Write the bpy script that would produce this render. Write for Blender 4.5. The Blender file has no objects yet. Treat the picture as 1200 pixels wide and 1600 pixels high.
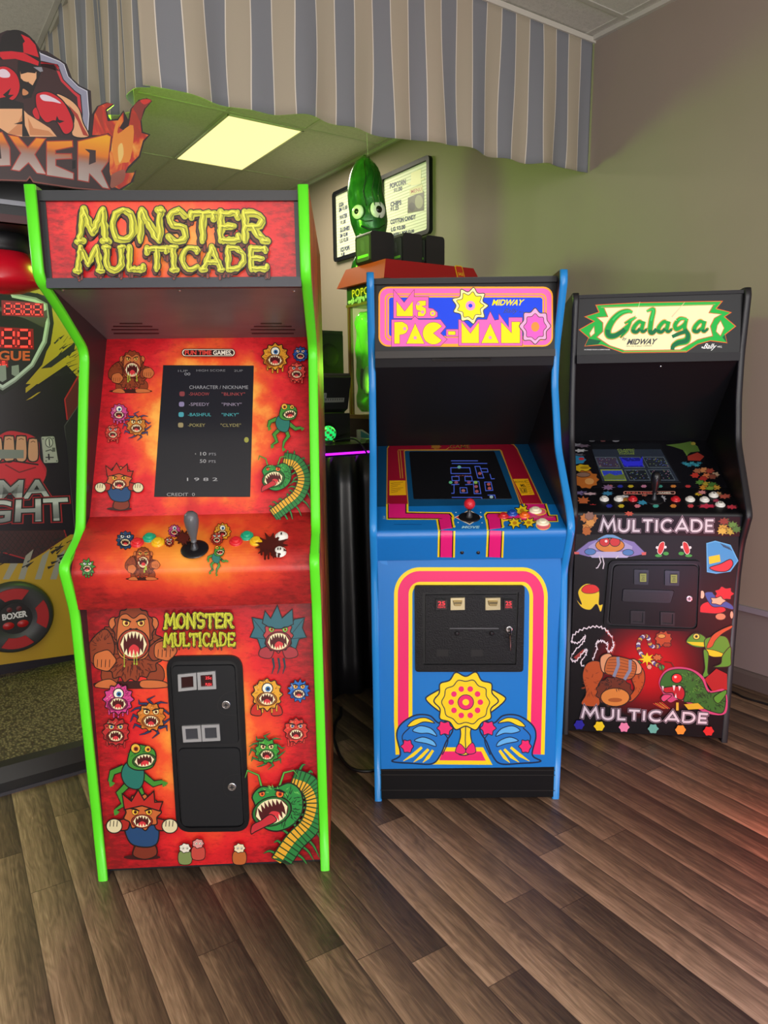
import bpy, math, random
from mathutils import Vector, Matrix, noise
from mathutils.geometry import tessellate_polygon
PI = math.pi
random.seed(7)
scn = bpy.context.scene
COL = scn.collection

# ------------------------------------------------------------------ camera
F_PX, PITCH, ROLL, CAM_H = 1123.6, .1637, -.014, 1.358
cr, sr, cp, sp = math.cos(ROLL), math.sin(ROLL), math.cos(PITCH), math.sin(PITCH)
R0, U0, FW = Vector((1, 0, 0)), Vector((0, sp, cp)), Vector((0, cp, -sp))
RT, UP = R0*cr + U0*sr, U0*cr - R0*sr
cam_d = bpy.data.cameras.new('camera')
cam_d.sensor_fit = 'VERTICAL'; cam_d.sensor_height = 36; cam_d.sensor_width = 27
cam_d.lens = F_PX*36/1600
cam_d.clip_start = .02; cam_d.clip_end = 60
cam = bpy.data.objects.new('camera', cam_d)
M = Matrix((RT, UP, -FW)).transposed().to_4x4()
M.translation = (0, 0, CAM_H)
cam.matrix_world = M
COL.objects.link(cam); scn.camera = cam
CAM_O = Vector((0, 0, CAM_H))
def ray(px, py):
    return (FW*F_PX + RT*(px-600) - UP*(py-800))/F_PX

# room frame: right wall runs back-left. u = along the wall away from us, v = out from the wall
A_ROOM, D_WALL, H_CEIL = .5967, 3.1179, 3.104
ca, sa = math.cos(A_ROOM), math.sin(A_ROOM)
def room(u, v, z=0.):
    return Vector((-sa*u + ca*(D_WALL-v), ca*u + sa*(D_WALL-v), z))
U_VAL = 2.653

# ------------------------------------------------------------------ world, lights, exposure
scn.view_settings.view_transform = 'Standard'
scn.view_settings.look = 'None'
scn.view_settings.exposure = 0.06
scn.view_settings.gamma = 1.0
scn.view_settings.use_curve_mapping = False
wd = bpy.data.worlds.new('world'); scn.world = wd; wd.use_nodes = True
wd.node_tree.nodes['Background'].inputs[0].default_value = (.80, .86, 1.0, 1)
wd.node_tree.nodes['Background'].inputs[1].default_value = .5
def lamp(name, kind, loc, energy, color=(1, 1, 1), size=1., size_y=None, target=None, spread=None, radius=None):
    d = bpy.data.lights.new(name, kind); d.energy = energy; d.color = color
    if kind == 'AREA':
        d.size = size
        if size_y: d.shape = 'RECTANGLE'; d.size_y = size_y
        if spread: d.spread = spread
    elif radius: d.shadow_soft_size = radius
    o = bpy.data.objects.new(name, d); COL.objects.link(o); o.location = loc
    if target is not None:
        o.rotation_euler = (Vector(target)-Vector(loc)).to_track_quat('-Z', 'Y').to_euler()
    return o
# daylight through the shop window behind and to the right of the viewer
lamp('window_daylight', 'AREA', (1.5, -1.3, 1.75), 62, (1.0, .97, .93), 2.2, 1.9, (.1, 2.3, .9))
# low light glancing in through the glass door behind the viewer
lamp('door_daylight', 'POINT', (.28, -1.5, .72), 125, (1.0, .95, .90), radius=.09)
# second bay of the shop window, left of the viewer
lamp('window_daylight_left', 'AREA', (-1.9, -1.3, 2.0), 22, (.95, .97, 1.0), 1.6, 1.6, (-.4, 2.3, 1.0))
# added fill behind the viewer to brighten the ceiling, not a fixture
lamp('front_ceiling_fill', 'POINT', (-.4, -.7, 2.15), 42, (1.0, .94, .86), radius=.22)
# ceiling panel of the back room and green party light behind the valance
lamp('panel_light', 'AREA', room(5.05, .91, H_CEIL-.03), 40, (1.0, .93, .72), 1.0, .5, room(5.05, .91, 0))
lamp('green_party_light', 'POINT', room(3.25, 1.95, 2.2), 40, (.42, 1.0, .06), radius=.1)
# invented light in the left back room, put in to lift the ceiling
lamp('left_ceiling_fill', 'POINT', room(4.2, 4.3, 2.3), 42, (.97, 1.0, .88), radius=.2)
# red glow of a machine beyond the right edge
lamp('red_machine_light', 'POINT', (1.43, 1.84, .22), 10.0, (1.0, .05, .03), radius=.06)
lamp('blue_floor_fill', 'POINT', (1.18, 1.30, .34), 9.0, (.55, .58, 1.0), radius=.15)  # unseen bluish light added for the sheen on the floor, not a machine

# ------------------------------------------------------------------ materials
def lin(c):
    return c/12.92 if c <= .04045 else ((c+.055)/1.055)**2.4
def rgb(h):
    h = h.lstrip('#')
    return tuple(lin(int(h[i:i+2], 16)/255) for i in (0, 2, 4)) + (1.,)
MATS = {}
def flat(h, rough=.45, metal=0., emit=0., spec=.5, coat=0., alpha=1., trans=0.):
    key = (h, rough, metal, emit, spec, coat, alpha, trans)
    if key in MATS: return MATS[key]
    m = bpy.data.materials.new('paint_'+h.strip('#')); m.use_nodes = True
    b = m.node_tree.nodes['Principled BSDF']
    b.inputs['Base Color'].default_value = rgb(h)
    b.inputs['Roughness'].default_value = rough
    b.inputs['Metallic'].default_value = metal
    b.inputs['Specular IOR Level'].default_value = spec
    b.inputs['Coat Weight'].default_value = coat
    b.inputs['Alpha'].default_value = alpha
    b.inputs['Transmission Weight'].default_value = trans
    if emit:
        b.inputs['Emission Color'].default_value = rgb(h)
        b.inputs['Emission Strength'].default_value = emit
    MATS[key] = m
    return m
class NT:
    """small helper for node materials"""
    def __init__(s, name):
        s.m = bpy.data.materials.new(name); s.m.use_nodes = True
        s.t = s.m.node_tree; s.b = s.t.nodes['Principled BSDF']
    def n(s, typ, **kw):
        nd = s.t.nodes.new(typ)
        for k, v in kw.items(): setattr(nd, k, v)
        return nd
    def l(s, a, b): s.t.links.new(a, b)
    def put(s, sock, v):
        if hasattr(v, 'is_linked') or isinstance(v, bpy.types.NodeSocket): s.l(v, sock)
        else: sock.default_value = v
    def math(s, op, a, b=0., c=None):
        nd = s.n('ShaderNodeMath', operation=op)
        s.put(nd.inputs[0], a); s.put(nd.inputs[1], b)
        if c is not None: s.put(nd.inputs[2], c)
        return nd.outputs[0]
    def coord(s, which='Object', scale=(1, 1, 1), rot=(0, 0, 0), loc=(0, 0, 0)):
        tc = s.n('ShaderNodeTexCoord'); mp = s.n('ShaderNodeMapping')
        s.l(tc.outputs[which], mp.inputs[0])
        mp.inputs['Scale'].default_value = scale; mp.inputs['Rotation'].default_value = rot; mp.inputs['Location'].default_value = loc
        return mp.outputs[0]
    def noise(s, vec, scale, detail=4., rough=.55, dist=0.):
        nd = s.n('ShaderNodeTexNoise'); s.l(vec, nd.inputs['Vector'])
        nd.inputs['Scale'].default_value = scale; nd.inputs['Detail'].default_value = detail
        nd.inputs['Roughness'].default_value = rough; nd.inputs['Distortion'].default_value = dist
        return nd.outputs['Fac']
    def ramp(s, fac, stops, interp='LINEAR'):
        nd = s.n('ShaderNodeValToRGB'); s.l(fac, nd.inputs[0])
        cr_ = nd.color_ramp; cr_.interpolation = interp
        while len(cr_.elements) < len(stops): cr_.elements.new(.5)
        for e, (p, c) in zip(cr_.elements, stops):
            e.position = p; e.color = rgb(c) if isinstance(c, str) else (c, c, c, 1)
        return nd.outputs[0]
    def mix(s, fac, a, b, mode='MIX'):
        nd = s.n('ShaderNodeMix', data_type='RGBA', blend_type=mode)
        s.put(nd.inputs[0], fac)
        for i, v in ((6, a), (7, b)):
            if isinstance(v, str): v = rgb(v)
            s.put(nd.inputs[i], v)
        return nd.outputs[2]
    def bump(s, h, strength=.2, dist=.01):
        nd = s.n('ShaderNodeBump'); s.l(h, nd.inputs['Height'])
        nd.inputs['Strength'].default_value = strength; nd.inputs['Distance'].default_value = dist
        s.l(nd.outputs[0], s.b.inputs['Normal'])
    def color(s, c): s.put(s.b.inputs['Base Color'], c)
    def rough(s, r): s.put(s.b.inputs['Roughness'], r)

def grunge(name, cx, cz, rx, rz, stops=None, rough=.42, dark=.5):
    """printed fire-and-grime artwork: bright centre, red rim, sooty edges"""
    k = NT(name)
    v = k.coord()
    sx = k.n('ShaderNodeSeparateXYZ'); k.l(v, sx.inputs[0])
    dx = k.math('DIVIDE', k.math('SUBTRACT', sx.outputs[0], cx), rx)
    dz = k.math('DIVIDE', k.math('SUBTRACT', sx.outputs[2], cz), rz)
    d = k.math('SQRT', k.math('ADD', k.math('MULTIPLY', dx, dx), k.math('MULTIPLY', dz, dz)))
    n1 = k.noise(v, 9, 5, .6); n2 = k.noise(k.coord(scale=(12, 12, 30)), 3, 8, .75)
    dd = k.math('ADD', d, k.math('MULTIPLY', k.math('SUBTRACT', n1, .5), .9))
    c = k.ramp(dd, stops or [(0, '#ffc24a'), (.28, '#fb8a2c'), (.55, '#f04a24'), (.85, '#df2020'), (1, '#cc1018')])
    soot = k.math('MULTIPLY', k.math('SUBTRACT', d, .80), 1.5)
    soot = k.math('ADD', soot, k.math('MULTIPLY', k.math('SUBTRACT', n2, .535), 4.2))
    soot = k.math('MULTIPLY', k.math('MINIMUM', k.math('MAXIMUM', soot, 0.), 1.), dark)
    k.color(k.mix(soot, c, '#2a0a08'))
    k.rough(rough)
    return k.m

# ------------------------------------------------------------------ mesh builder
class MB:
    def __init__(s):
        s.v = []; s.f = []; s.mi = []; s.mats = []; s.sm = []
    def mat(s, m):
        if m not in s.mats: s.mats.append(m)
        return s.mats.index(m)
    def face(s, idx, m, smooth=False):
        s.f.append(tuple(idx)); s.mi.append(s.mat(m)); s.sm.append(smooth)
    def add(s, pts):
        i = len(s.v); s.v.extend(Vector(p) for p in pts); return i
    def box(s, x0, x1, y0, y1, z0, z1, m, bev=0.):
        if bev:
            pts = rrect2(x0, z0, x1, z1, bev, 4)
            s.prism([(p[0], p[1]) for p in pts], y0, y1, m, 'y'); return
        i = s.add([(x, y, z) for x in (x0, x1) for y in (y0, y1) for z in (z0, z1)])
        for q in ((0, 1, 3, 2), (4, 6, 7, 5), (0, 4, 5, 1), (2, 3, 7, 6), (0, 2, 6, 4), (1, 5, 7, 3)):
            s.face([i+k for k in q], m)
    def prism(s, pts, a, b, m, axis='x', m_side=None, smooth=False):
        """2-D outline swept along an axis. axis x: pts (y,z); y: pts (x,z); z: pts (x,y)"""
        def P(p, t):
            return {'x': (t, p[0], p[1]), 'y': (p[0], t, p[1]), 'z': (p[0], p[1], t)}[axis]
        n = len(pts); i = s.add([P(p, a) for p in pts]); j = s.add([P(p, b) for p in pts])
        tris = tessellate_polygon([[Vector((p[0], p[1], 0)) for p in pts]])
        for t in tris:
            s.face([i+q for q in t], m); s.face([j+q for q in t], m)
        for q in range(n):
            s.face((i+q, i+(q+1) % n, j+(q+1) % n, j+q), m_side or m, smooth)
    def tube(s, path, r, m, n=8, closed=False):
        path = [Vector(p) for p in path]; N = len(path); rings = []
        up = Vector((0, 0, 1))
        for k in range(N):
            t = (path[min(k+1, N-1)]-path[max(k-1, 0)]).normalized()
            a = t.cross(up)
            if a.length < 1e-3: a = t.cross(Vector((1, 0, 0)))
            a.normalize(); b = t.cross(a)
            rr = r[k] if isinstance(r, (list, tuple)) else r
            rings.append(s.add([path[k]+(a*math.cos(2*PI*q/n)+b*math.sin(2*PI*q/n))*rr for q in range(n)]))
        for k in range(N-1):
            for q in range(n):
                s.face((rings[k]+q, rings[k]+(q+1) % n, rings[k+1]+(q+1) % n, rings[k+1]+q), m, True)
        s.face([rings[0]+q for q in range(n)], m); s.face([rings[-1]+q for q in range(n)], m)
    def lathe(s, P, nrm, prof, m, n=24, sx=1., sy=1., mats=None):
        """rings (r,h) about axis nrm from P"""
        P = Vector(P); nrm = Vector(nrm).normalized()
        a = nrm.cross(Vector((0, 0, 1)))
        if a.length < 1e-3: a = Vector((1, 0, 0))
        a.normalize(); b = nrm.cross(a); rings = []
        for (r, h) in prof:
            rings.append(s.add([P+nrm*h+(a*math.cos(2*PI*q/n)*sx+b*math.sin(2*PI*q/n)*sy)*r for q in range(n)]))
        for k in range(len(prof)-1):
            for q in range(n):
                s.face((rings[k]+q, rings[k]+(q+1) % n, rings[k+1]+(q+1) % n, rings[k+1]+q), mats[k] if mats else m, True)
        s.face([rings[-1]+q for q in range(n)], mats[-1] if mats else m)
        s.face([rings[0]+q for q in range(n)], m)
    def build(s, name, parent=None, loc=None, smooth_angle=None):
        me = bpy.data.meshes.new(name)
        me.from_pydata([tuple(v) for v in s.v], [], s.f)
        for m in s.mats: me.materials.append(m)
        me.polygons.foreach_set('material_index', s.mi)
        me.polygons.foreach_set('use_smooth', s.sm)
        me.update()
        o = bpy.data.objects.new(name, me); COL.objects.link(o)
        if parent is not None: o.parent = parent
        if loc is not None: o.location = loc
        return o
def rrect2(x0, y0, x1, y1, r, n=6):
    pts = []
    for (cx, cy, a0) in ((x1-r, y1-r, 0), (x0+r, y1-r, 90), (x0+r, y0+r, 180), (x1-r, y0+r, 270)):
        for k in range(n+1):
            a = math.radians(a0+90*k/n); pts.append((cx+r*math.cos(a), cy+r*math.sin(a)))
    return pts
def rquad(tl, tr, br, bl, r, n=6):
    """quad with rounded corners"""
    C = [Vector(p).to_2d() if not isinstance(p, Vector) else p for p in map(Vector, (tl, tr, br, bl))]
    out = []
    for i in range(4):
        p, a, b = C[i], C[i-1], C[(i+1) % 4]
        da = (a-p).normalized()*r; db = (b-p).normalized()*r
        for k in range(n+1):
            t = k/n
            q = (p+da)*(1-t)**2 + p*2*t*(1-t) + (p+db)*t*t
            out.append((q.x, q.y))
    return out
def catmull(pts, closed=False, n=6):
    P = [Vector((p[0], p[1], p[2] if len(p) > 2 else 0)) for p in pts]; N = len(P); out = []
    for i in range(N if closed else N-1):
        if closed: a, b, c, d = P[i-1], P[i], P[(i+1) % N], P[(i+2) % N]
        else: a, b, c, d = P[max(i-1, 0)], P[i], P[i+1], P[min(i+2, N-1)]
        for k in range(n):
            t = k/n
            out.append(.5*((2*b)+(c-a)*t+(2*a-5*b+4*c-d)*t*t+(3*b-a-3*c+d)*t**3))
    if not closed: out.append(P[-1])
    return out
def c2(pts, closed=False, n=6): return [(p.x, p.y) for p in catmull(pts, closed, n)]

def fillet(pts, r, n=5):
    """round the inner corners of an open (y,z) polyline"""
    P = [Vector(p) for p in pts]; out = [P[0]]
    for i in range(1, len(P)-1):
        a, p, b = P[i-1], P[i], P[i+1]
        la, lb = (a-p).length, (b-p).length
        d = min(r, la*.45, lb*.45)
        p0 = p+(a-p).normalized()*d; p1 = p+(b-p).normalized()*d
        for k in range(n+1):
            t = k/n; out.append(p0*(1-t)**2+p*2*t*(1-t)+p1*t*t)
    out.append(P[-1])
    return [(q.x, q.y) for q in out]

class Surf:
    """a folded panel in the frame of a thing: profile points (forward, z) run top to bottom"""
    def __init__(s, x, y, yaw, prof):
        s.x, s.y, s.yaw = x, y, yaw
        s.prof = [Vector((-a, b)) for a, b in prof]      # local y, z
        c, w = math.cos(yaw), math.sin(yaw)
        o = CAM_O-Vector((x, y, 0)); s.o = Vector((c*o.x+w*o.y, -w*o.x+c*o.y, o.z))
    def hit(s, px, py, off=0.):
        d = ray(px, py); c, w = math.cos(s.yaw), math.sin(s.yaw)
        d = Vector((c*d.x+w*d.y, -w*d.x+c*d.y, d.z)); best = None
        for i in range(len(s.prof)-1):
            p, q = s.prof[i], s.prof[i+1]
            e = q-p; nrm = Vector((0, e.y, -e.x)).normalized()
            if nrm.y > 0: nrm = -nrm
            den = d.y*nrm.y+d.z*nrm.z
            if abs(den) < 1e-6: continue
            t = ((p.x-s.o.y)*nrm.y+(p.y-s.o.z)*nrm.z)/den
            h = s.o+d*t
            al = ((h.y-p.x)*e.x+(h.z-p.y)*e.y)/e.length_squared
            err = max(0, -al, al-1)*e.length
            if best is None or err < best[0]: best = (err, h, nrm)
        return best[1]+best[2]*off, best[2]
    def slab(s, mb, x0, x1, th, m):
        P = s.prof; n = []
        for i in range(len(P)):
            e = (P[min(i+1, len(P)-1)]-P[max(i-1, 0)]).normalized()
            q = Vector((e.y, -e.x))
            if q.x > 0: q = -q
            n.append(q)
        # back of the slab lies behind the face
        pts = [(p.x, p.y) for p in P]+[((P[i]-n[i]*th).x, (P[i]-n[i]*th).y) for i in range(len(P)-1, -1, -1)]
        mb.prism(pts, x0, x1, m, 'x')

# ------------------------------------------------------------------ printed artwork on a surface
class Art:
    def __init__(s, mb, surf, ox=0, oy=0, k=1., base=.0004):
        s.mb, s.surf, s.ox, s.oy, s.k = mb, surf, ox, oy, k
        s.z = base; s.xlim = None; s.zmin = None
    def up(s): s.z += 1.6e-5
    def P(s, p, h=None):
        q = s.surf.hit(s.ox+p[0]*s.k, s.oy+p[1]*s.k, s.z if h is None else h)[0]
        if s.xlim: q.x = max(-s.xlim, min(s.xlim, q.x))
        if s.zmin: q.z = max(s.zmin, q.z)
        return q
    def poly(s, pts, m, smooth=False):
        if smooth: pts = c2(pts, True)
        if isinstance(m, str): m = flat(m)
        s.up(); i = s.mb.add([s.P(p) for p in pts])
        for t in tessellate_polygon([[Vector((p[0], p[1], 0)) for p in pts]]): s.mb.face([i+q for q in t], m)
    def line(s, pts, w, m, closed=False, smooth=False, ends=None):
        if smooth: pts = c2(pts, closed)
        if isinstance(m, str): m = flat(m)
        s.up(); N = len(pts); L = []; R = []
        if isinstance(w, (list, tuple)) and len(w) != N:
            w = [w[int(q)]+(w[min(int(q)+1, len(w)-1)]-w[int(q)])*(q-int(q)) for q in ((len(w)-1)*i/(N-1) for i in range(N))]
        V = [Vector((p[0], p[1])) for p in pts]
        for i in range(N):
            if closed: a, b = V[i-1], V[(i+1) % N]
            else: a, b = V[max(i-1, 0)], V[min(i+1, N-1)]
            d1 = V[i]-a; d2 = b-V[i]
            if d1.length < 1e-6: d1 = d2
            if d2.length < 1e-6: d2 = d1
            d1 = d1.normalized(); d2 = d2.normalized(); t = d1+d2
            if t.length < 1e-3: t = d2
            t.normalize(); nn = Vector((-t.y, t.x))
            cosh = max(.45, nn.dot(Vector((-d2.y, d2.x))))
            ww = (w[i] if isinstance(w, (list, tuple)) else w)*.5/cosh
            if ends: ww *= ends(i/(N-1))
            L.append(V[i]+nn*ww); R.append(V[i]-nn*ww)
        i0 = s.mb.add([s.P(p) for p in L]); j0 = s.mb.add([s.P(p) for p in R])
        for i in range(N if closed else N-1):
            k = (i+1) % N
            s.mb.face((i0+i, i0+k, j0+k, j0+i), m)
    def shape(s, pts, fill, out=None, w=4, smooth=True):
        q = c2(pts, True) if smooth else pts
        s.poly(q, fill)
        if out: s.line(q, w, out, True)
    def ell(s, c, rx, ry, fill, out=None, w=3, rot=0., n=22, a0=0, a1=360):
        r = math.radians(rot); pts = []
        full = a1-a0 >= 360
        for k in range(n if full else n+1):
            a = math.radians(a0+(a1-a0)*k/n); x, y = rx*math.cos(a), ry*math.sin(a)
            pts.append((c[0]+x*math.cos(r)-y*math.sin(r), c[1]+x*math.sin(r)+y*math.cos(r)))
        s.poly(pts, fill)
        if out: s.line(pts, w, out, True)
        return pts
    def rect(s, x0, y0, x1, y1, fill, r=0, out=None, w=3):
        pts = rrect2(x0, y0, x1, y1, r) if r else [(x0, y0), (x1, y0), (x1, y1), (x0, y1)]
        s.poly(pts, fill)
        if out: s.line(pts, w, out, True)
    def text(s, body, quad, m, offset=0., shear=0., spacing=1., wide=None):
        """lettering fitted to a quad (top-left, top-right, bottom-right, bottom-left)"""
        if isinstance(m, str): m = flat(m)
        V, T = glyphs(body, offset, shear, spacing)
        if not V: return
        V0, _ = glyphs(body, 0., shear, spacing)
        x0 = min(v[0] for v in V0); x1 = max(v[0] for v in V0); y0 = min(v[1] for v in V0); y1 = max(v[1] for v in V0)
        tl, tr, br, bl = [Vector(q) for q in quad]
        s.up(); pts = []
        for (x, y) in V:
            a = (x-x0)/(x1-x0); b = (y-y0)/(y1-y0)
            q = (tl*(1-a)+tr*a)*b+(bl*(1-a)+br*a)*(1-b); pts.append(s.P(q))
        i = s.mb.add(pts)
        for t in T: s.mb.face([i+q for q in t], m)
    def plate(s, pts, h0, h1, m, m_side=None, inset=0.):
        """raised (or sunk) block with this outline"""
        n = len(pts); c = sum((Vector(p) for p in pts), Vector((0, 0)))/n
        top = [Vector(p)+(c-Vector(p)).normalized()*inset for p in pts] if inset else [Vector(p) for p in pts]
        i = s.mb.add([s.P(p, h0) for p in pts]); j = s.mb.add([s.P(p, h1) for p in top])
        for t in tessellate_polygon([[Vector((p[0], p[1], 0)) for p in pts]]): s.mb.face([j+q for q in t], m)
        for q in range(n): s.mb.face((i+q, i+(q+1) % n, j+(q+1) % n, j+q), m_side or m)
    def ringplate(s, outer, inner, h0, h1, m):
        """raised frame between two outlines of the same point count"""
        n = len(outer)
        a = s.mb.add([s.P(p, h0) for p in outer]); b = s.mb.add([s.P(p, h1) for p in outer])
        c = s.mb.add([s.P(p, h1) for p in inner]); d = s.mb.add([s.P(p, h0) for p in inner])
        for q in range(n):
            k = (q+1) % n
            for x, y in ((a, b), (b, c), (c, d)): s.mb.face((x+q, x+k, y+k, y+q), m)
GL = {}
def glyphs(body, offset=0., shear=0., spacing=1.):
    key = (body, offset, shear, spacing)
    if key in GL: return GL[key]
    cu = bpy.data.curves.new('lettering', 'FONT'); cu.body = body; cu.size = 1.; cu.offset = offset
    cu.shear = shear; cu.space_character = spacing; cu.resolution_u = 3; cu.fill_mode = 'FRONT'
    o = bpy.data.objects.new('lettering', cu); COL.objects.link(o)
    dg = bpy.context.evaluated_depsgraph_get(); dg.update()
    me = o.evaluated_get(dg).to_mesh()
    V = [(v.co.x, v.co.y) for v in me.vertices]; T = [tuple(p.vertices) for p in me.polygons]
    o.evaluated_get(dg).to_mesh_clear()
    bpy.data.objects.remove(o); bpy.data.curves.remove(cu)
    GL[key] = (V, T); return V, T

# stroke letters (unit box, y up) for hand-drawn titles
def arc(cx, cy, rx, ry, a0, a1, n=14):
    return [(cx+rx*math.cos(math.radians(a0+(a1-a0)*k/n)), cy+ry*math.sin(math.radians(a0+(a1-a0)*k/n))) for k in range(n+1)]
STROKES = {
    'M': (1.15, [[(.08, .02), (.2, .98)], [(.2, .98), (.55, .25)], [(.55, .25), (.92, .98)], [(.92, .98), (1.07, .02)], [(-.02, .02), (.2, .02)], [(.95, .02), (1.18, .02)]]),
    'O': (.95, [arc(.48, .5, .4, .46, 90, 450, 20)]),
    'N': (1.0, [[(.12, .02), (.14, .98)], [(.14, .98), (.82, .02)], [(.82, .02), (.86, 1.0)], [(.74, .98), (.98, .98)]]),
    'S': (.85, [arc(.43, .74, .3, .24, 20, 270, 12)+arc(.43, .27, .32, .25, 90, -160, 12)]),
    'T': (.95, [[(.05, .9), (.9, .9)], [(.48, .9), (.47, .02)], [(.05, .95), (.06, .74)], [(.9, .95), (.89, .74)]]),
    'E': (.85, [[(.14, .98), (.13, .02)], [(.14, .92), (.76, .92)], [(.13, .5), (.62, .5)], [(.13, .06), (.8, .06)], [(.76, .95), (.76, .78)], [(.8, .22), (.8, .05)]]),
    'R': (.95, [[(.14, .98), (.13, .02)], [(.14, .92)]+arc(.45, .7, .32, .22, 90, -90, 10)+[(.14, .48)], [(.42, .48), (.85, .02)], [(.78, .03), (.97, .03)]]),
    'U': (.95, [[(.14, .98), (.14, .4)]+arc(.47, .34, .33, .3, 180, 360, 12)+[(.8, .98)], [(.02, .96), (.26, .96)], [(.7, .96), (.92, .96)]]),
    'L': (.8, [[(.14, .98), (.13, .06)], [(.13, .06), (.74, .06)], [(.74, .24), (.74, .04)]]),
    'I': (.42, [[(.2, .98), (.2, .02)], [(.07, .96), (.33, .96)], [(.07, .04), (.33, .04)]]),
    'C': (.88, [arc(.48, .5, .38, .45, 45, 315, 18), [(.78, .95), (.76, .74)]]),
    'A': (.98, [[(.08, .02), (.48, .98)], [(.48, .98), (.86, .02)], [(.22, .34), (.72, .34)], [(-.02, .03), (.18, .03)], [(.76, .03), (.97, .03)]]),
    'D': (.95, [[(.14, .98), (.13, .02)], [(.14, .94)]+arc(.34, .5, .48, .44, 90, -90, 14)+[(.13, .06)]]),
}
def slime_title(a, word, quad, w, scale=1., big_first=1.12, drips=True, seed=1):
    """dripping hand-drawn lettering: lime strokes over black outline and a brown underlay"""
    rnd = random.Random(seed)
    tl, tr, br, bl = [Vector(q) for q in quad]
    tot = sum(STROKES[c][0] for c in word)+.06*len(word)
    x = 0; strokes = []
    H = ((bl-tl).length)
    for ci, c in enumerate(word):
        adv, sts = STROKES[c]
        k = big_first if ci == 0 else 1.
        for st in sts:
            L = []
            n = max(2, int(3+6*sum(math.dist(st[i], st[i+1]) for i in range(len(st)-1))))
            # resample
            d = [0]
            for i in range(len(st)-1): d.append(d[-1]+math.dist(st[i], st[i+1]))
            for q in range(n+1):
                t = d[-1]*q/n; i = 0
                while i < len(d)-2 and d[i+1] < t: i += 1
                f = (t-d[i])/max(1e-6, d[i+1]-d[i])
                px = st[i][0]*(1-f)+st[i+1][0]*f; py = st[i][1]*(1-f)+st[i+1][1]*f
                py = 1-(1-py)*1. if ci else 1.06-(1.06-py)*1.06/1.06
                A = (x+px)/tot
                top = tl*(1-A)+tr*A; bot = bl*(1-A)+br*A
                P = bot+(top-bot)*py
                L.append((P.x+rnd.uniform(-.02, .02)*H, P.y+rnd.uniform(-.02, .02)*H))
            ww = [w*(1+rnd.uniform(-.22, .25)) for _ in L]
            ww[0] *= .85; ww[-1] *= .85
            strokes.append((L, ww))
        x += adv+.06
    def lay(dx, dy, k, add, col):
        for L, ww in strokes:
            Q = [(p[0]+dx, p[1]+dy) for p in L]
            a.line(Q, [q*k+add for q in ww], col)
            for e, r in ((Q[0], ww[0]), (Q[-1], ww[-1])): a.ell(e, (r*k+add)*.5, (r*k+add)*.5, col, n=10)
    o = max(2., w*.22)
    lay(-w*.32, w*.42, 1., o*1.6, '#160603')
    if drips:
        for L, ww in strokes:
            p = min(L, key=lambda q: -q[1])
            for _ in range(2):
                q = rnd.choice(L); ln = H*rnd.uniform(.12, .34)
                if q[1] < p[1]-H*.35: continue
                xx = q[0]+rnd.uniform(-.4, .4)*w
                a.line([(xx, p[1]), (xx, p[1]+ln)], w*.42+o, '#160603'); a.ell((xx, p[1]+ln), w*.24+o*.5, w*.3+o*.5, '#160603', n=10)
                a.line([(xx, p[1]), (xx, p[1]+ln)], w*.36, '#7c2a1c'); a.ell((xx, p[1]+ln), w*.2, w*.26, '#7c2a1c', n=10)
    lay(-w*.3, w*.4, .96, 0, '#5e2a16')
    lay(0, 0, 1., o*1.5, '#160603')
    lay(0, 0, .98, 0, '#b9b722')
    for L, ww in strokes:
        Q = [(p[0]+rnd.uniform(-.12, .12)*w, p[1]+rnd.uniform(-.12, .12)*w) for p in L]
        a.line([(q[0]-w*.1, q[1]-w*.12) for q in Q], w*.22, '#dcdc44')
        a.line([(q[0]+w*.24, q[1]+w*.16) for q in Q], w*.12, '#6f7416')

# ------------------------------------------------------------------ creatures for the printed artwork
def fur(cx, cy, rx, ry, n, amp, rnd, rot=0.):
    pts = []
    for k in range(n*2):
        a = PI*k/n+rot; r = 1+(amp if k % 2 == 0 else -amp)*rnd.uniform(.5, 1.2)
        pts.append((cx+rx*r*math.cos(a), cy+ry*r*math.sin(a)))
    return pts
def hatch(a, cx, cy, rx, ry, n, col, ln, rnd, w=2.5):
    for _ in range(n):
        t = rnd.uniform(0, 2*PI); r = math.sqrt(rnd.uniform(.1, .9))
        x, y = cx+rx*r*math.cos(t), cy+ry*r*math.sin(t)
        q = t+rnd.uniform(-.5, .5)
        a.line([(x, y), (x+ln*math.cos(q)*.5, y+ln*math.sin(q)*.5+1), (x+ln*math.cos(q), y+ln*math.sin(q))], [w, w*.7, .4], col)
def eye(a, cx, cy, r, iris='#3a70a8', white='#f2ecd8', brow=0, bc='#180808'):
    a.ell((cx, cy), r*1.2, r*1.2, bc, n=14); a.ell((cx, cy), r, r, white, n=14)
    a.ell((cx+r*.1, cy+r*.12), r*.55, r*.55, iris, n=12); a.ell((cx+r*.1, cy+r*.12), r*.26, r*.26, '#0a0606', n=8)
    if brow: a.line([(cx-r*1.5, cy-r*(1.1 if brow > 0 else .3)), (cx, cy-r*.85), (cx+r*1.5, cy-r*(.3 if brow > 0 else 1.1))], [r*.35, r*.7, r*.35], bc)
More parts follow.
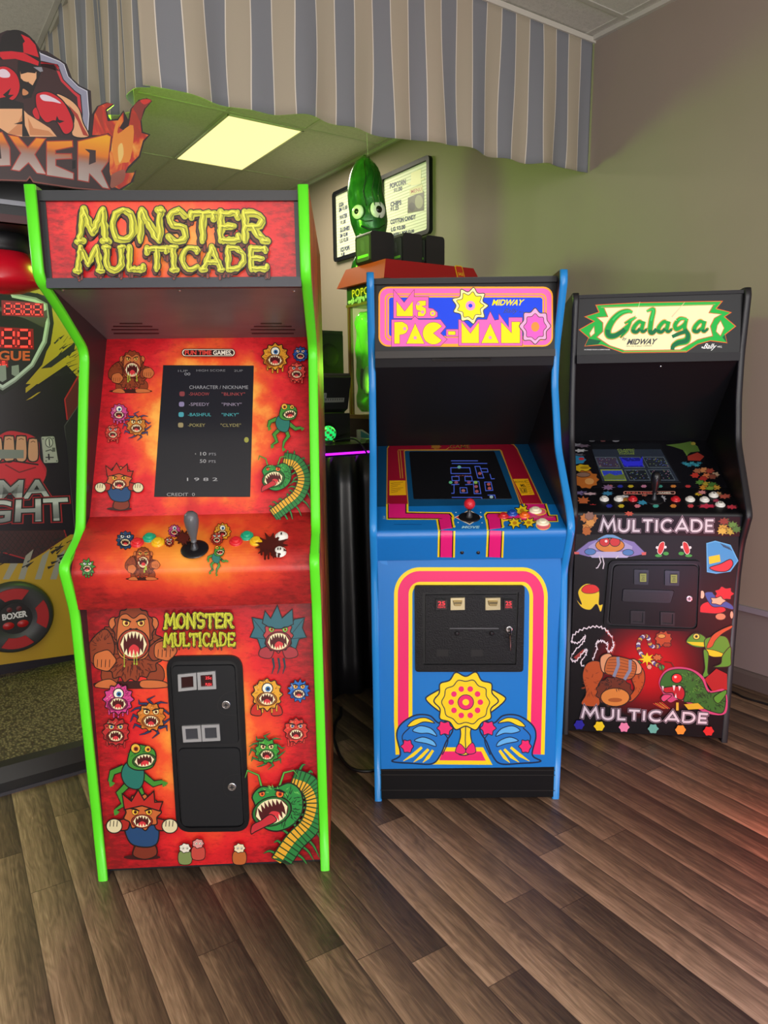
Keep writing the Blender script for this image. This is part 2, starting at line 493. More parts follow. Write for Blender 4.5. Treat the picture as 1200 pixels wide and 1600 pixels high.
def maw(a, cx, cy, rx, ry, lip, rnd, nt=6, rot=0., tongue=True, tooth='#efe2b4', slime=None):
    r = math.radians(rot)
    def T(x, y): return (cx+x*math.cos(r)-y*math.sin(r), cy+x*math.sin(r)+y*math.cos(r))
    a.poly([T(1.22*rx*math.cos(t*PI/12), 1.22*ry*math.sin(t*PI/12)) for t in range(24)], '#180606')
    a.poly([T(1.13*rx*math.cos(t*PI/12), 1.13*ry*math.sin(t*PI/12)) for t in range(24)], lip)
    a.poly([T(rx*math.cos(t*PI/12), ry*math.sin(t*PI/12)) for t in range(24)], '#4a070b')
    if tongue: a.poly(c2([T(-.35*rx, .35*ry), T(0, .0*ry), T(.4*rx, .3*ry), T(.3*rx, .85*ry), T(0, 1.0*ry), T(-.3*rx, .85*ry)], True), '#d2333a')
    for k in range(nt):
        t0 = -1+2*k/nt; t1 = -1+2*(k+1)/nt; tm = (t0+t1)/2
        for sg in (-1, 1):
            y0, y1 = sg*ry*math.sqrt(max(0, 1-t0*t0)), sg*ry*math.sqrt(max(0, 1-t1*t1))
            ln = rnd.uniform(.38, .62)*ry
            a.poly([T(t0*rx*.97, y0), T(t1*rx*.97, y1), T(tm*rx*.9, (y0+y1)/2-sg*ln)], tooth)
    if slime:
        for _ in range(3):
            x = cx+rnd.uniform(-.7, .7)*rx; y = cy+ry*.7; l = ry*rnd.uniform(.5, 1.1)
            a.line([(x, y), (x+1, y+l)], [4, 2.5], slime); a.ell((x+1, y+l), 3.5, 5, slime, n=8)
def drips(a, cx, cy, rx, n, ln, col, out, rnd):
    for k in range(n):
        x = cx-rx+2*rx*(k+.5)/n; l = ln*rnd.uniform(.5, 1.2)
        a.line([(x, cy), (x, cy+l)], [12, 7], out); a.ell((x, cy+l), 5, 7, out, n=8)
        a.line([(x, cy), (x, cy+l)], [8, 4], col); a.ell((x, cy+l), 3.2, 5, col, n=8)
OUT = '#1a0906'
def blob_beast(a, cx, cy, r, body, dark, seed=1, eyes=1, n=12, amp=.1, drip=0, iris='#3a70a8', mouth=.5, white='#f2ecd8', tongue=True):
    rnd = random.Random(seed)
    p = fur(cx, cy, r, r*1.02, n, amp, rnd)
    if drip: drips(a, cx, cy+r*.75, r*.8, drip, r*.45, body, OUT, rnd)
    a.shape(p, body, OUT, max(2, r*.07))
    a.ell((cx-r*.2, cy+r*.42), r*.62, r*.4, dark, n=16)
    hatch(a, cx, cy, r*.92, r*.92, 46, dark, r*.24, rnd, max(1.5, r*.05)); hatch(a, cx-r*.25, cy-r*.3, r*.6, r*.5, 14, '#f4d8a0' if body != '#3c9a34' else '#a8d870', r*.12, rnd, max(1.2, r*.03))
    if eyes == 1: eye(a, cx+r*.02, cy-r*.42, r*.33, iris, white, 0)
    else:
        eye(a, cx-r*.34, cy-r*.42, r*.2, iris, white, 1); eye(a, cx+r*.36, cy-r*.42, r*.2, iris, white, -1)
    maw(a, cx, cy+r*.3, r*.56, r*mouth*.78, dark, rnd, 6, 4, tongue)
def ape_beast(a, cx, cy, k, seed=3):
    """shaggy brown ape-like brute with open fangs"""
    rnd = random.Random(seed); X = lambda x, y: (cx+x*k, cy+y*k)
    br, dk, sk = '#8a3a1c', '#4e1c10', '#c76a36'
    a.ell(X(-10, 190), 190*k, 18*k, '#3a100a')
    for s_ in (-1, 1):
        a.shape([X(60*s_, 80), X(130*s_, 110), X(135*s_, 170), X(70*s_, 180)], br, OUT, 4*k)
    a.shape([X(-95, 165), X(-150, 175), X(-165, 200), X(-60, 205)], sk, OUT, 4*k)
    a.shape([X(40, 170), X(130, 172), X(160, 198), X(45, 204)], sk, OUT, 4*k)
    body = fur(cx-10*k, cy+30*k, 140*k, 140*k, 18, .07, rnd)
    a.shape(body, br, OUT, 5*k); hatch(a, cx-10*k, cy+40*k, 125*k, 120*k, 120, dk, 28*k, rnd, 5*k)
    arm = [X(-120, -60), X(-190, 0), X(-200, 70), X(-140, 110), X(-95, 80), X(-80, 10)]
    a.shape(arm, br, OUT, 5*k); hatch(a, cx-140*k, cy+20*k, 45*k, 70*k, 24, dk, 24*k, rnd, 4*k)
    a.shape([X(70, 30), X(130, -20), X(170, 10), X(140, 60), X(90, 80)], br, OUT, 5*k)
    for (fx, fy) in ((-125, 80), (145, 35)):
        a.shape(fur(cx+fx*k, cy+fy*k, 50*k, 46*k, 5, .06, rnd), sk, OUT, 4*k)
        for q in range(4): a.line([X(fx-30+q*18, fy-5), X(fx-32+q*18, fy+30)], 3*k, OUT)
    for s_ in (-1, 1): a.ell(X(5+88*s_, -85), 22*k, 28*k, sk, OUT, 4*k)
    a.shape(fur(cx+5*k, cy-60*k, 88*k, 98*k, 14, .06, rnd), br, OUT, 5*k)
    a.shape([X(-62, -100), X(-30, -128), X(5, -108), X(40, -128), X(72, -98), X(76, 20), X(50, 72), X(-40, 72), X(-68, 20)], sk, OUT, 4*k)
    maw(a, cx+5*k, cy+8*k, 60*k, 58*k, '#a03a24', rnd, 7, 0, True, slime='#a8b83a')
    for s_ in (-1, 1): eye(a, cx+(5+33*s_)*k, cy-88*k, 15*k, '#7a1a10', '#f0c860', -s_)
    a.ell(X(-8, -60), 7*k, 5*k, OUT); a.ell(X(18, -60), 7*k, 5*k, OUT)
def serpent(a, pts, w, head, k, seed=5, flip=1):
    """green many-legged serpent with a ringed yellow belly"""
    rnd = random.Random(seed)
    path = c2(pts, False, 10); N = len(path)
    nrm = []
    for i in range(N):
        A, B = Vector(path[max(0, i-1)]), Vector(path[min(N-1, i+1)]); t = (B-A).normalized(); nrm.append(Vector((-t.y, t.x)))
    for i in range(3, N-2, 4):
        for s_ in (-1, 1):
            p = Vector(path[i]); q = p+nrm[i]*s_*w*.5; e = q+nrm[i]*s_*w*rnd.uniform(.4, .75)+Vector((rnd.uniform(-.2, .2)*w, w*.35))
            m = (q+e)/2+Vector((0, -w*.12))
            a.line([q, m, e], [w*.17, w*.15, 2], OUT, smooth=True); a.line([q, m, e], [w*.10, w*.09, 1], '#2f7d34', smooth=True)
    a.line(path, w*1.1, OUT); a.line(path, w, '#247a38')
    a.line([(p[0]+nrm[i].x*w*.3, p[1]+nrm[i].y*w*.3) for i, p in enumerate(path)], w*.25, '#4fae4c')
    a.line([(p[0]-nrm[i].x*w*.22*flip, p[1]-nrm[i].y*w*.22*flip) for i, p in enumerate(path)], w*.5, '#e0a52a')
    for i in range(0, N, 2):
        p = Vector(path[i]); a.line([p-nrm[i]*w*.5, p+nrm[i]*w*.5], w*.05+1, '#123c1a')
    hx, hy = head; X = lambda x, y: (hx+x*k, hy+y*k)
    for pp in ([(-55, -55), (-70, -110), (-115, -130), (-125, -100)], [(15, -60), (35, -120), (75, -130), (95, -105)]):
        Q = [X(*q) for q in pp]; a.line(Q, [12*k, 10*k, 8*k, 4*k], OUT, smooth=False); a.line(Q, [7*k, 6*k, 4*k, 2*k], '#58a83c')
    a.shape([X(-95, -25), X(-60, -62), X(0, -60), X(60, -78), X(105, -40), X(110, 40), X(70, 95), X(10, 120), X(-40, 110), X(-60, 80), X(-85, 10)], '#2a8a3c', OUT, 6*k)
    hatch(a, hx+45*k, hy+20*k, 58*k, 80*k, 60, '#124420', 20*k, rnd, 5*k); hatch(a, hx+20*k, hy-45*k, 80*k, 20*k, 16, '#6cc45a', 14*k, rnd, 4*k)
    maw(a, hx-15*k, hy+38*k, 70*k, 50*k, '#1f6a2c', rnd, 8, -18, True)
    a.shape([X(-20, 50), X(-60, 75), X(-95, 95), X(-100, 130), X(-80, 120), X(-40, 100), X(5, 75)], '#c02a34', OUT, 4*k)
    eye(a, hx+18*k, hy-35*k, 15*k, '#b01c10', '#f07a30', 1); eye(a, hx-55*k, hy-35*k, 11*k, '#b01c10', '#f07a30', -1)
def imp(a, cx, cy, k, seed=9):
    """red-topped imp with blue trunk"""
    rnd = random.Random(seed); X = lambda x, y: (cx+x*k, cy+y*k)
    a.ell(X(0, 150), 70*k, 10*k, '#3a0a0a')
    a.shape([X(-10, 90), X(45, 100), X(55, 140), X(10, 158), X(-35, 140)], '#7a2d1a', OUT, 5*k)
    a.shape([X(-60, 20), X(50, 20), X(60, 90), X(20, 112), X(-45, 95)], '#1e4470', OUT, 5*k)
    for s_ in (-1, 1):
        a.shape([X(50*s_, 5), X(95*s_, 15), X(100*s_, 45), X(55*s_, 45)], '#a8221a', OUT, 5*k)
        a.ell((cx+105*s_*k, cy+32*k), 30*k, 27*k, '#dccfa4', OUT, 4*k)
        for q in range(3): a.line([X(105*s_-14+q*13, 12), X(105*s_-16+q*13, 34)], 3*k, OUT)
    a.shape(fur(cx, cy-20*k, 66*k, 62*k, 9, .12, rnd), '#c4622e', OUT, 5*k)
    a.shape([X(-66, -30), X(-75, -90), X(-40, -62), X(-15, -105), X(8, -66), X(45, -100), X(48, -58), X(78, -60), X(66, -25), X(0, -45)], '#b8231c', OUT, 5*k, smooth=False)
    maw(a, cx, cy+14*k, 34*k, 22*k, '#8a2a18', rnd, 6, 0)
    for s_ in (-1, 1): eye(a, cx+26*s_*k, cy-22*k, 11*k, '#5a1208', '#f4c23a', -s_)
def frog_beast(a, cx, cy, k, seed=11):
    rnd = random.Random(seed); X = lambda x, y: (cx+x*k, cy+y*k); g, d = '#3f8a2c', '#1d5a24'
    for pp in ([(-30, 60), (-80, 110), (-60, 160), (-100, 185)], [(0, 70), (20, 120), (-10, 160), (-20, 205)], [(-60, 0), (-110, 20), (-120, 60)], [(20, 30), (70, 70), (110, 60)]):
        Q = [X(*q) for q in pp]; a.line(Q, [34*k, 28*k, 22*k, 12*k][:len(Q)], OUT, smooth=False); a.line(Q, [24*k, 20*k, 15*k, 7*k][:len(Q)], g)
        e = Q[-1]
        for t in (-.5, 0, .5): a.line([e, (e[0]+22*k*math.cos(t+.9), e[1]+22*k*math.sin(t+.9))], 8*k, g)
    a.shape([X(-50, -20), X(10, -30), X(30, 30), X(10, 90), X(-45, 80), X(-70, 30)], '#1f6f62', OUT, 5*k)
    a.shape([X(-40, -50), X(-20, -95), X(20, -100), X(70, -80), X(80, -40), X(60, 0), X(0, 10), X(-40, -10)], g, OUT, 5*k)
    hatch(a, cx+10*k, cy-60*k, 50*k, 35*k, 18, d, 14*k, rnd, 3.5*k)
    maw(a, cx+30*k, cy-32*k, 44*k, 26*k, d, rnd, 6, -8)
    eye(a, cx-8*k, cy-85*k, 19*k, '#8a2a10', '#e6b43a', 0); eye(a, cx+45*k, cy-82*k, 13*k, '#8a2a10', '#e6b43a', 0)
def demon(a, cx, cy, k, seed=13):
    rnd = random.Random(seed); X = lambda x, y: (cx+x*k, cy+y*k); t_, d = '#2c6470', '#173640'
    for s_ in (-1, 1):
        a.shape([X(45*s_, -10), X(85*s_, -75), X(140*s_, -85), X(128*s_, -30), X(150*s_, 20), X(110*s_, 30), X(90*s_, 90), X(50*s_, 50)], t_, OUT, 5*k, smooth=False)
        a.line([X(50*s_, 30), X(140*s_, -85)], 4*k, d); a.line([X(50*s_, 30), X(150*s_, 20)], 4*k, d)
        a.shape([X(25*s_, 70), X(90*s_, 80), X(100*s_, 120), X(40*s_, 130)], '#a23038', OUT, 4*k)
    for x in (-30, 0, 28): a.line([X(x, 130), X(x+8, 175), X(x-4, 215)], [12*k, 9*k, 3], d)
    a.shape(fur(cx, cy+10*k, 75*k, 85*k, 12, .1, rnd), '#b03a3e', OUT, 5*k)
    a.shape([X(-85, -55), X(-70, -120), X(-40, -80), X(-5, -150), X(20, -82), X(75, -130), X(80, -50), X(30, -25), X(-35, -25)], t_, OUT, 5*k, smooth=False)
    maw(a, cx, cy+42*k, 58*k, 44*k, '#7c2228', rnd, 8, -6)
    for s_ in (-1, 1): eye(a, cx+36*s_*k, cy-22*k, 13*k, '#a81408', '#7ad04a', -s_)
def tentacler(a, cx, cy, r, body, ten, seed=4, up=False):
    rnd = random.Random(seed)
    for q in range(11):
        t = 2*PI*q/11+.2; L = []
        for j in range(4):
            rr = r*(.8+.27*j); tt = t+.25*math.sin(j*1.7+q); L.append((cx+rr*math.cos(tt), cy+rr*math.sin(tt)))
        a.line(L, [r*.22, r*.2, r*.15, r*.06], OUT, smooth=False); a.line(L, [r*.14, r*.13, r*.09, r*.03], ten)
    blob_beast(a, cx, cy, r, body, '#a3591c' if body != '#3c9a34' else '#1f6322', seed, 2, 11, .1, iris='#6a1408', white='#f7e3a0')
def splat(a, cx, cy, rx, ry, col, out=None, n=9, amp=.16, seed=1, w=3):
    a.shape(fur(cx, cy, rx, ry, n, amp, random.Random(seed)), col, out, w)

# ------------------------------------------------------------------ tagging
def tag(o, label, cat, group=None, kind=None):
    o['label'] = label; o['category'] = cat
    if group: o['group'] = group
    if kind: o['kind'] = kind
    return o
def thing(name, label, cat, loc=(0, 0, 0), yaw=0., group=None):
    o = bpy.data.objects.new(name, None); COL.objects.link(o); o.empty_display_size = .1
    o.location = loc; o.rotation_euler = (0, 0, yaw)
    return tag(o, label, cat, group)
def struct(o):
    o['kind'] = 'structure'; return o
def copy_tree(o, parent=None):
    c = o.copy(); COL.objects.link(c)
    if parent is not None: c.parent = parent
    for ch in list(o.children): copy_tree(ch, c)
    return c

BLACK = flat('#16151a', .38)
SATIN = flat('#1d1c20', .5)
CHROME = flat('#c9c9cc', .22, 1.)
DKMETAL = flat('#3a3a3e', .35, .8)
WHITE = flat('#e9e6df', .35)

# ================================================================== the room
RX, RY = room(0, 0).x, room(0, 0).y           # room frame: local x = -v, local y = u
def room_obj(o):
    o.location = (RX, RY, 0); o.rotation_euler = (0, 0, A_ROOM); return o

def floor_material():
    k = NT('plank_floor')
    v = k.coord(rot=(0, 0, math.radians(58.5)+A_ROOM))
    sx = k.n('ShaderNodeSeparateXYZ'); k.l(v, sx.inputs[0]); u, w = sx.outputs[0], sx.outputs[1]
    W, L = .108, 1.05
    rowf = k.math('DIVIDE', w, W); row = k.math('FLOOR', rowf); fv = k.math('FRACT', rowf)
    wn = k.n('ShaderNodeTexWhiteNoise', noise_dimensions='1D'); k.l(row, wn.inputs['W'])
    uu = k.math('ADD', k.math('DIVIDE', u, L), k.math('MULTIPLY', wn.outputs['Value'], 5.3))
    colm = k.math('FLOOR', uu); fu = k.math('FRACT', uu)
    cx = k.n('ShaderNodeCombineXYZ'); k.l(row, cx.inputs[0]); k.l(colm, cx.inputs[1])
    wn2 = k.n('ShaderNodeTexWhiteNoise', noise_dimensions='3D'); k.l(cx.outputs[0], wn2.inputs['Vector'])
    tone = wn2.outputs['Value']
    # grain: noise stretched along the plank, shifted per plank
    sh = k.n('ShaderNodeCombineXYZ'); k.l(k.math('MULTIPLY', u, .9), sh.inputs[0]); k.l(k.math('MULTIPLY', w, 14.), sh.inputs[1]); k.l(k.math('MULTIPLY', tone, 40.), sh.inputs[2])
    g1 = k.noise(sh.outputs[0], 3.2, 5, .6, 1.2)
    sh2 = k.n('ShaderNodeCombineXYZ'); k.l(k.math('MULTIPLY', u, 6.), sh2.inputs[0]); k.l(k.math('MULTIPLY', w, 240.), sh2.inputs[1]); k.l(k.math('MULTIPLY', tone, 40.), sh2.inputs[2])
    g2 = k.noise(sh2.outputs[0], 2.0, 4, .7)
    sh3 = k.n('ShaderNodeCombineXYZ'); k.l(k.math('MULTIPLY', u, 1.6), sh3.inputs[0]); k.l(k.math('MULTIPLY', w, 9.), sh3.inputs[1]); k.l(k.math('MULTIPLY', tone, 70.), sh3.inputs[2])
    g3 = k.noise(sh3.outputs[0], 1.3, 3, .5)
    # cathedral rings
    ring = k.math('MULTIPLY', k.math('SINE', k.math('MULTIPLY', g3, 95.)), .5)
    f = k.math('ADD', k.math('MULTIPLY', tone, .34), k.math('MULTIPLY', k.math('SUBTRACT', g1, .5), .75))
    f = k.math('ADD', f, k.math('MULTIPLY', k.math('SUBTRACT', g2, .5), .55))
    f = k.math('ADD', f, k.math('MULTIPLY', ring, .09))
    # smoked edge printed along one side of every strip, pale along the other
    f = k.math('ADD', f, k.math('MULTIPLY', k.math('SUBTRACT', fv, .5), -.44))
    f = k.math('ADD', f, .30)
    c = k.ramp(f, [(0, '#2b211b'), (.25, '#46382d'), (.5, '#66523f'), (.75, '#8f755b'), (1, '#b89a7c')])
    ed = k.math('MINIMUM', k.math('MINIMUM', fv, k.math('SUBTRACT', 1., fv)), k.math('MULTIPLY', k.math('MINIMUM', fu, k.math('SUBTRACT', 1., fu)), L/W))
    seam = k.math('LESS_THAN', ed, .012)
    c = k.mix(k.math('MULTIPLY', seam, .65), c, '#241a16')
    # scuffs
    sc = k.math('GREATER_THAN', k.noise(k.coord(rot=(0, 0, .6), scale=(3, 60, 1)), 2.2, 2, .5), .79)
    c = k.mix(k.math('MULTIPLY', sc, .25), c, '#b8a894')
    k.color(c)
    k.rough(k.math('ADD', .30, k.math('MULTIPLY', g2, .22)))
    k.b.inputs['Specular IOR Level'].default_value = .45
    k.bump(k.math('SUBTRACT', g2, k.math('MULTIPLY', seam, 1.5)), .12, .002)
    return k.m
mb = MB()
# boards run out in front of the viewer too
mb.box(-7, 1.2, -2.6, 8, -.06, 0, floor_material())
o = struct(room_obj(mb.build('floor')))

def wall_material(name, c1, c2):
    k = NT(name)
    n = k.noise(k.coord(), 2.0, 3, .5)
    k.color(k.mix(n, c1, c2)); k.rough(.75)
    k.bump(k.noise(k.coord(), 420, 2, .6), .12, .001)
    return k.m
WALLM = wall_material('wall_paint', '#8e8074', '#96887c')
LOWM = wall_material('wall_shade_low', '#7d7470', '#857b78')  # darker than the upper wall: a shadow put into the colour
mb = MB(); mb.box(0, .1, -2.6, 8, .385, H_CEIL, WALLM)
struct(room_obj(mb.build('wall_right')))
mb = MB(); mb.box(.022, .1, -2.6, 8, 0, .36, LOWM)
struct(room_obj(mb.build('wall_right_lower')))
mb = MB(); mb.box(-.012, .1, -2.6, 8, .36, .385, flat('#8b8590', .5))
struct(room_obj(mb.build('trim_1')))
mb = MB(); mb.prism([(.022, 0), (.004, 0), (.004, .062), (.012, .075), (.022, .078)], -2.6, 8, flat('#5d5450', .5), 'y')
struct(room_obj(mb.build('baseboard_right')))
mb = MB(); mb.box(-7, .1, 8, 8.1, 0, H_CEIL, WALLM)
struct(room_obj(mb.build('wall_back')))
mb = MB(); mb.box(-7.1, -7, -2.6, 8, 0, H_CEIL, WALLM)
struct(room_obj(mb.build('wall_left')))

def tile_material():
    k = NT('acoustic_tile')
    v = k.coord()
    a = k.noise(v, 160, 3, .7); b = k.noise(v, 38, 4, .7)
    f = k.math('ADD', k.math('MULTIPLY', a, .6), k.math('MULTIPLY', b, .5))
    k.color(k.ramp(f, [(.3, '#aaa79e'), (.5, '#c8c4ba'), (.75, '#d6d2c8')])); k.rough(.9)
    k.bump(f, .35, .004)
    return k.m
BAR = flat('#bdb9ae', .6)
mb = MB(); mb.box(-7, .1, -2.6, 8, H_CEIL, H_CEIL+.08, tile_material())
U_BARS = [4.53-1.045*k for k in range(6, 0, -1)]+[4.53+1.045*k for k in range(4)]
V_BARS = [.06+.562*k for k in range(13)]
for v in V_BARS: mb.box(-v-.012, -v+.012, -2.6, 8, H_CEIL-.004, H_CEIL+.001, BAR)
for u in U_BARS: mb.box(-7, 0, u-.012, u+.012, H_CEIL-.005, H_CEIL+.001, BAR)
mb.box(-.022, 0, -2.6, 8, H_CEIL-.02, H_CEIL, BAR)
struct(room_obj(mb.build('ceiling')))

# recessed ceiling light
t = thing('ceiling_light', 'lit square-edged ceiling panel light glowing pale yellow in the tile grid', 'light')
t.location = (RX, RY, 0); t.rotation_euler = (0, 0, A_ROOM)
mb = MB()
v0, v1, u0, u1 = .632, 1.174, 4.545, 5.562
for a in ((-v1, -v1+.014, u0, u1), (-v0-.014, -v0, u0, u1), (-v1, -v0, u0, u0+.014), (-v1, -v0, u1-.014, u1)):
    mb.box(a[0], a[1], a[2], a[3], H_CEIL-.012, H_CEIL-.001, flat('#d8d4c6', .5))
mb.build('frame', t)
mb = MB(); mb.box(-v1+.014, -v0-.014, u0+.014, u1-.014, H_CEIL-.008, H_CEIL-.002, flat('#fff0a6', .6, emit=1.1))
mb.build('diffuser', t)

# ------------------------------------------------------------------ striped valance round the opening
def stripe_material():
    k = NT('striped_cloth')
    tc = k.n('ShaderNodeTexCoord'); sx = k.n('ShaderNodeSeparateXYZ'); k.l(tc.outputs['UV'], sx.inputs[0])
    P = .1775
    f = k.math('FRACT', k.math('DIVIDE', k.math('ADD', sx.outputs[0], .0935), P))
    c = k.ramp(f, [(0, '#ded5c8'), (.022, '#b0a491'), (.5, '#ded5c8'), (.522, '#84858a')], 'CONSTANT')
    n = k.noise(k.coord('UV', (60, 700, 1)), 3, 3, .7)
    n2 = k.noise(k.coord('UV', (700, 60, 1)), 3, 3, .7)
    f2 = k.math('ADD', .84, k.math('MULTIPLY', k.math('ADD', n, n2), .16))
    cb = k.n('ShaderNodeCombineColor')
    for i in range(3): k.l(f2, cb.inputs[i])
    k.color(k.mix(1., c, cb.outputs[0], 'MULTIPLY')); k.rough(.85)
    k.b.inputs['Specular IOR Level'].default_value = .15
    return k.m
def cloth(name, path, bottoms, m, parent, fold, gather=1.):
    """hanging cloth along a plan path [(x,y)], bottoms: z of the lower hem; UV.x = running length"""
    rows = 14; N = len(path); V = []; UVX = [0]
    for i in range(1, N): UVX.append(UVX[-1]+math.dist(path[i], path[i-1]))
    for i, (x, y) in enumerate(path):
        a, b = path[max(0, i-1)], path[min(N-1, i+1)]
        t = Vector((b[0]-a[0], b[1]-a[1])).normalized(); n = Vector((t.y, -t.x))
        for r in range(rows+1):
            s = r/rows; z = H_CEIL-.012+(bottoms[i]-H_CEIL+.012)*s
            d = fold(UVX[i], s)
            V.append((x+n.x*d, y+n.y*d, z))
    Fc = []
    for i in range(N-1):
        for r in range(rows):
            q = i*(rows+1)+r; Fc.append((q, q+1, q+rows+2, q+rows+1))
    me = bpy.data.meshes.new(name); me.from_pydata(V, [], Fc); me.materials.append(m)
    uv = me.uv_layers.new(name='UVMap')
    for p in me.polygons:
        p.use_smooth = True
        for li, vi in zip(p.loop_indices, p.vertices):
            i, r = divmod(vi, rows+1); s = r/rows
            w = .012*math.sin(UVX[i]*5.1+s*2.2)*s+.006*math.sin(UVX[i]*23+s*5)*s
            uv.data[li].uv = (UVX[i]*gather+w, s)
    o = bpy.data.objects.new(name, me); COL.objects.link(o); o.parent = parent
    md = o.modifiers.new('thickness', 'SOLIDIFY'); md.thickness = .003
    return o
STR = stripe_material()
val = thing('valance', 'grey and tan striped cloth valance hanging from the ceiling around the opening', 'valance')
val.location = (RX, RY, 0); val.rotation_euler = (0, 0, A_ROOM)
V_END = 2.287
path = [(-.012-(V_END-.012)*i/240, U_VAL) for i in range(241)]
hem = []
for (x, y) in path:
    v = -x
    hem.append(2.462-.034*min(1, v/1.2)-.028*max(0, (v-1.2)/1.1)+.007*math.sin(v*9)+.004*math.sin(v*23+1))
cloth('front_cloth', path, hem, STR, val, lambda L, s: .014*s*math.sin(L*11+1.2*math.sin(L*3))+.01*s*math.sin(L*29+.8))
path2 = [(-V_END, U_VAL+2.0*i/300) for i in range(301)]
rnd = random.Random(4)
cloth('return_cloth', path2, [2.405+.012*math.sin(i*.13) for i in range(301)], STR, val,
      lambda L, s: (.010+.012*s)*math.sin(L*26+1.5*math.sin(L*7)+s)+.008*s*math.sin(L*61+2*s), 1.35)
mb = MB()
mb.box(-V_END, 0, U_VAL-.012, U_VAL+.008, H_CEIL-.03, H_CEIL-.006, flat('#cfc9bd', .5))
mb.box(-V_END-.008, -V_END+.012, U_VAL, U_VAL+2.0, H_CEIL-.03, H_CEIL-.006, flat('#a19c8e', .5))
mb.build('curtain_track', val)

# ------------------------------------------------------------------ menu boards on the right wall of the back room
YW = A_ROOM-PI/2                             # wall frame: local x = -u, local y = into the wall
WALLS = Surf(RX, RY, YW, [(.012, 3.0), (.012, 2.0)])
def menu_board(label, px, lines, u0, u1, z0, z1, extra=None):
    t = thing('menu_board', label, 'menu board', (RX, RY, 0), YW, 'menu boards on the back room wall')
    mb = MB()
    o_ = rrect2(-u1, z0, -u0, z1, .03, 5); i_ = rrect2(-u1+.028, z0+.028, -u0-.028, z1-.028, .015, 5)
    n = len(o_); fm = flat('#10131a', .45, spec=.3)
    a = mb.add([(p[0], 0., p[1]) for p in o_]); b = mb.add([(p[0], -.03, p[1]) for p in o_]); c = mb.add([(p[0], -.03, p[1]) for p in i_]); d = mb.add([(p[0], -.006, p[1]) for p in i_])
    for q in range(n):
        k = (q+1) % n
        for x, y in ((a, b), (b, c), (c, d)): mb.face((x+q, x+k, y+k, y+q), fm)
    mb.build('frame', t)
    mb = MB(); mb.box(-u1+.02, -u0-.02, -.011, -.002, z0+.02, z1-.02, flat('#d9dac0', .5, emit=.16))
    for k in range(22):
        z = z0+.03+(z1-z0-.06)*k/21.5; mb.box(-u1+.028, -u0-.028, -.0118, -.011, z, z+.004, flat('#c3c6a8', .6))
    ar = Art(mb, WALLS, *px, base=.0006)
    for body, quad, off in lines: ar.text(body, quad, '#1d2a5c', .035)
    if extra: extra(ar)
    mb.build('letter_board', t)
    return t
def q4(x0, y0, x1, y1, h):
    return ((x0, y0), (x1, y1), (x1, y1+h), (x0, y0+h))
P8 = (490, 220, .3125)
menu_board('wall menu board listing soda, water, slushies and ice pops behind the green balloon', P8,
    [('SODA', q4(127, 312, 150, 304, 20), .012), ('SM $1.00  LG $2.50', q4(127, 338, 216, 302, 22), .012),
     ('WATER', q4(130, 375, 168, 362, 20), .012), ('$1.00', q4(135, 402, 160, 393, 20), .012),
     ('SLUSHIES', q4(133, 438, 180, 424, 20), .012), ('SM $2.00', q4(133, 468, 170, 456, 20), .012), ('LG $2.50', q4(133, 494, 173, 482, 20), .012),
     ('ICE POPS', q4(136, 536, 180, 524, 20), .012), ('$1.00', q4(138, 562, 155, 556, 18), .012)],
    4.60, 5.22, 2.405, 2.935)
def photo_bits(a):
    a.poly([(472, 285), (552, 250), (552, 348), (470, 362)], '#4a4a3c')
    a.ell((492, 330), 16, 22, '#23242a'); a.ell((527, 305), 20, 34, '#8f8e72')
    a.poly([(480, 240), (546, 218), (546, 258), (480, 275)], '#d0c890'); a.text('MENU', q4(488, 246, 540, 232, 18), '#a4402c', .01)
    a.poly([(488, 160), (538, 140), (538, 215), (488, 225)], '#e8dfae'); a.poly([(472, 212), (556, 182), (556, 192), (472, 222)], '#e8dfae')
menu_board('wall menu board listing popcorn, chips and cotton candy with small photos', P8,
    [('POPCORN', q4(382, 215, 460, 192, 24), .012), ('$1.00', q4(402, 240, 442, 228, 22), .012),
     ('CHIPS', q4(385, 308, 438, 296, 22), .012), ('$1.25', q4(385, 334, 425, 324, 22), .012),
     ('COTTON CANDY', q4(385, 396, 510, 368, 22), .012), ('LG $3.00', q4(388, 434, 458, 420, 22), .012), ('REFILL POP $2.00', q4(400, 462, 502, 442, 18), .012)],
    3.965, 4.545, 2.405, 2.895, photo_bits)

# ================================================================== arcade cabinets: shared builders
def edge_trim(mb, prof, x0, x1, m, bulge=.006):
    """rounded moulding that caps the front edge of a side panel; prof (forward, z)"""
    P = [Vector((-a, b)) for a, b in prof]; N = len(P); rings = []
    t = x1-x0
    for i in range(N):
        e = (P[min(i+1, N-1)]-P[max(i-1, 0)]).normalized(); n = Vector((e.y, -e.x))
        if n.x > 0 and abs(n.x) > .2: n = -n
        if n.x > 0: n = -n
        q = []
        for (fx, h) in ((-.03, -.004), (-.03, .4), (.12, .85), (.5, 1.), (.88, .85), (1.03, .4), (1.03, -.004)):
            h = h*bulge if h > 0 else h
            c = P[i]+n*(h-bulge); q.append((x0+fx*t, c.x, c.y))
        rings.append(mb.add(q))
    for i in range(N-1):
        for k in range(6): mb.face((rings[i]+k, rings[i]+k+1, rings[i+1]+k+1, rings[i+1]+k), m, 0 < k < 5)
    for r in (rings[0], rings[-1]): mb.face([r+k for k in range(7)], m)
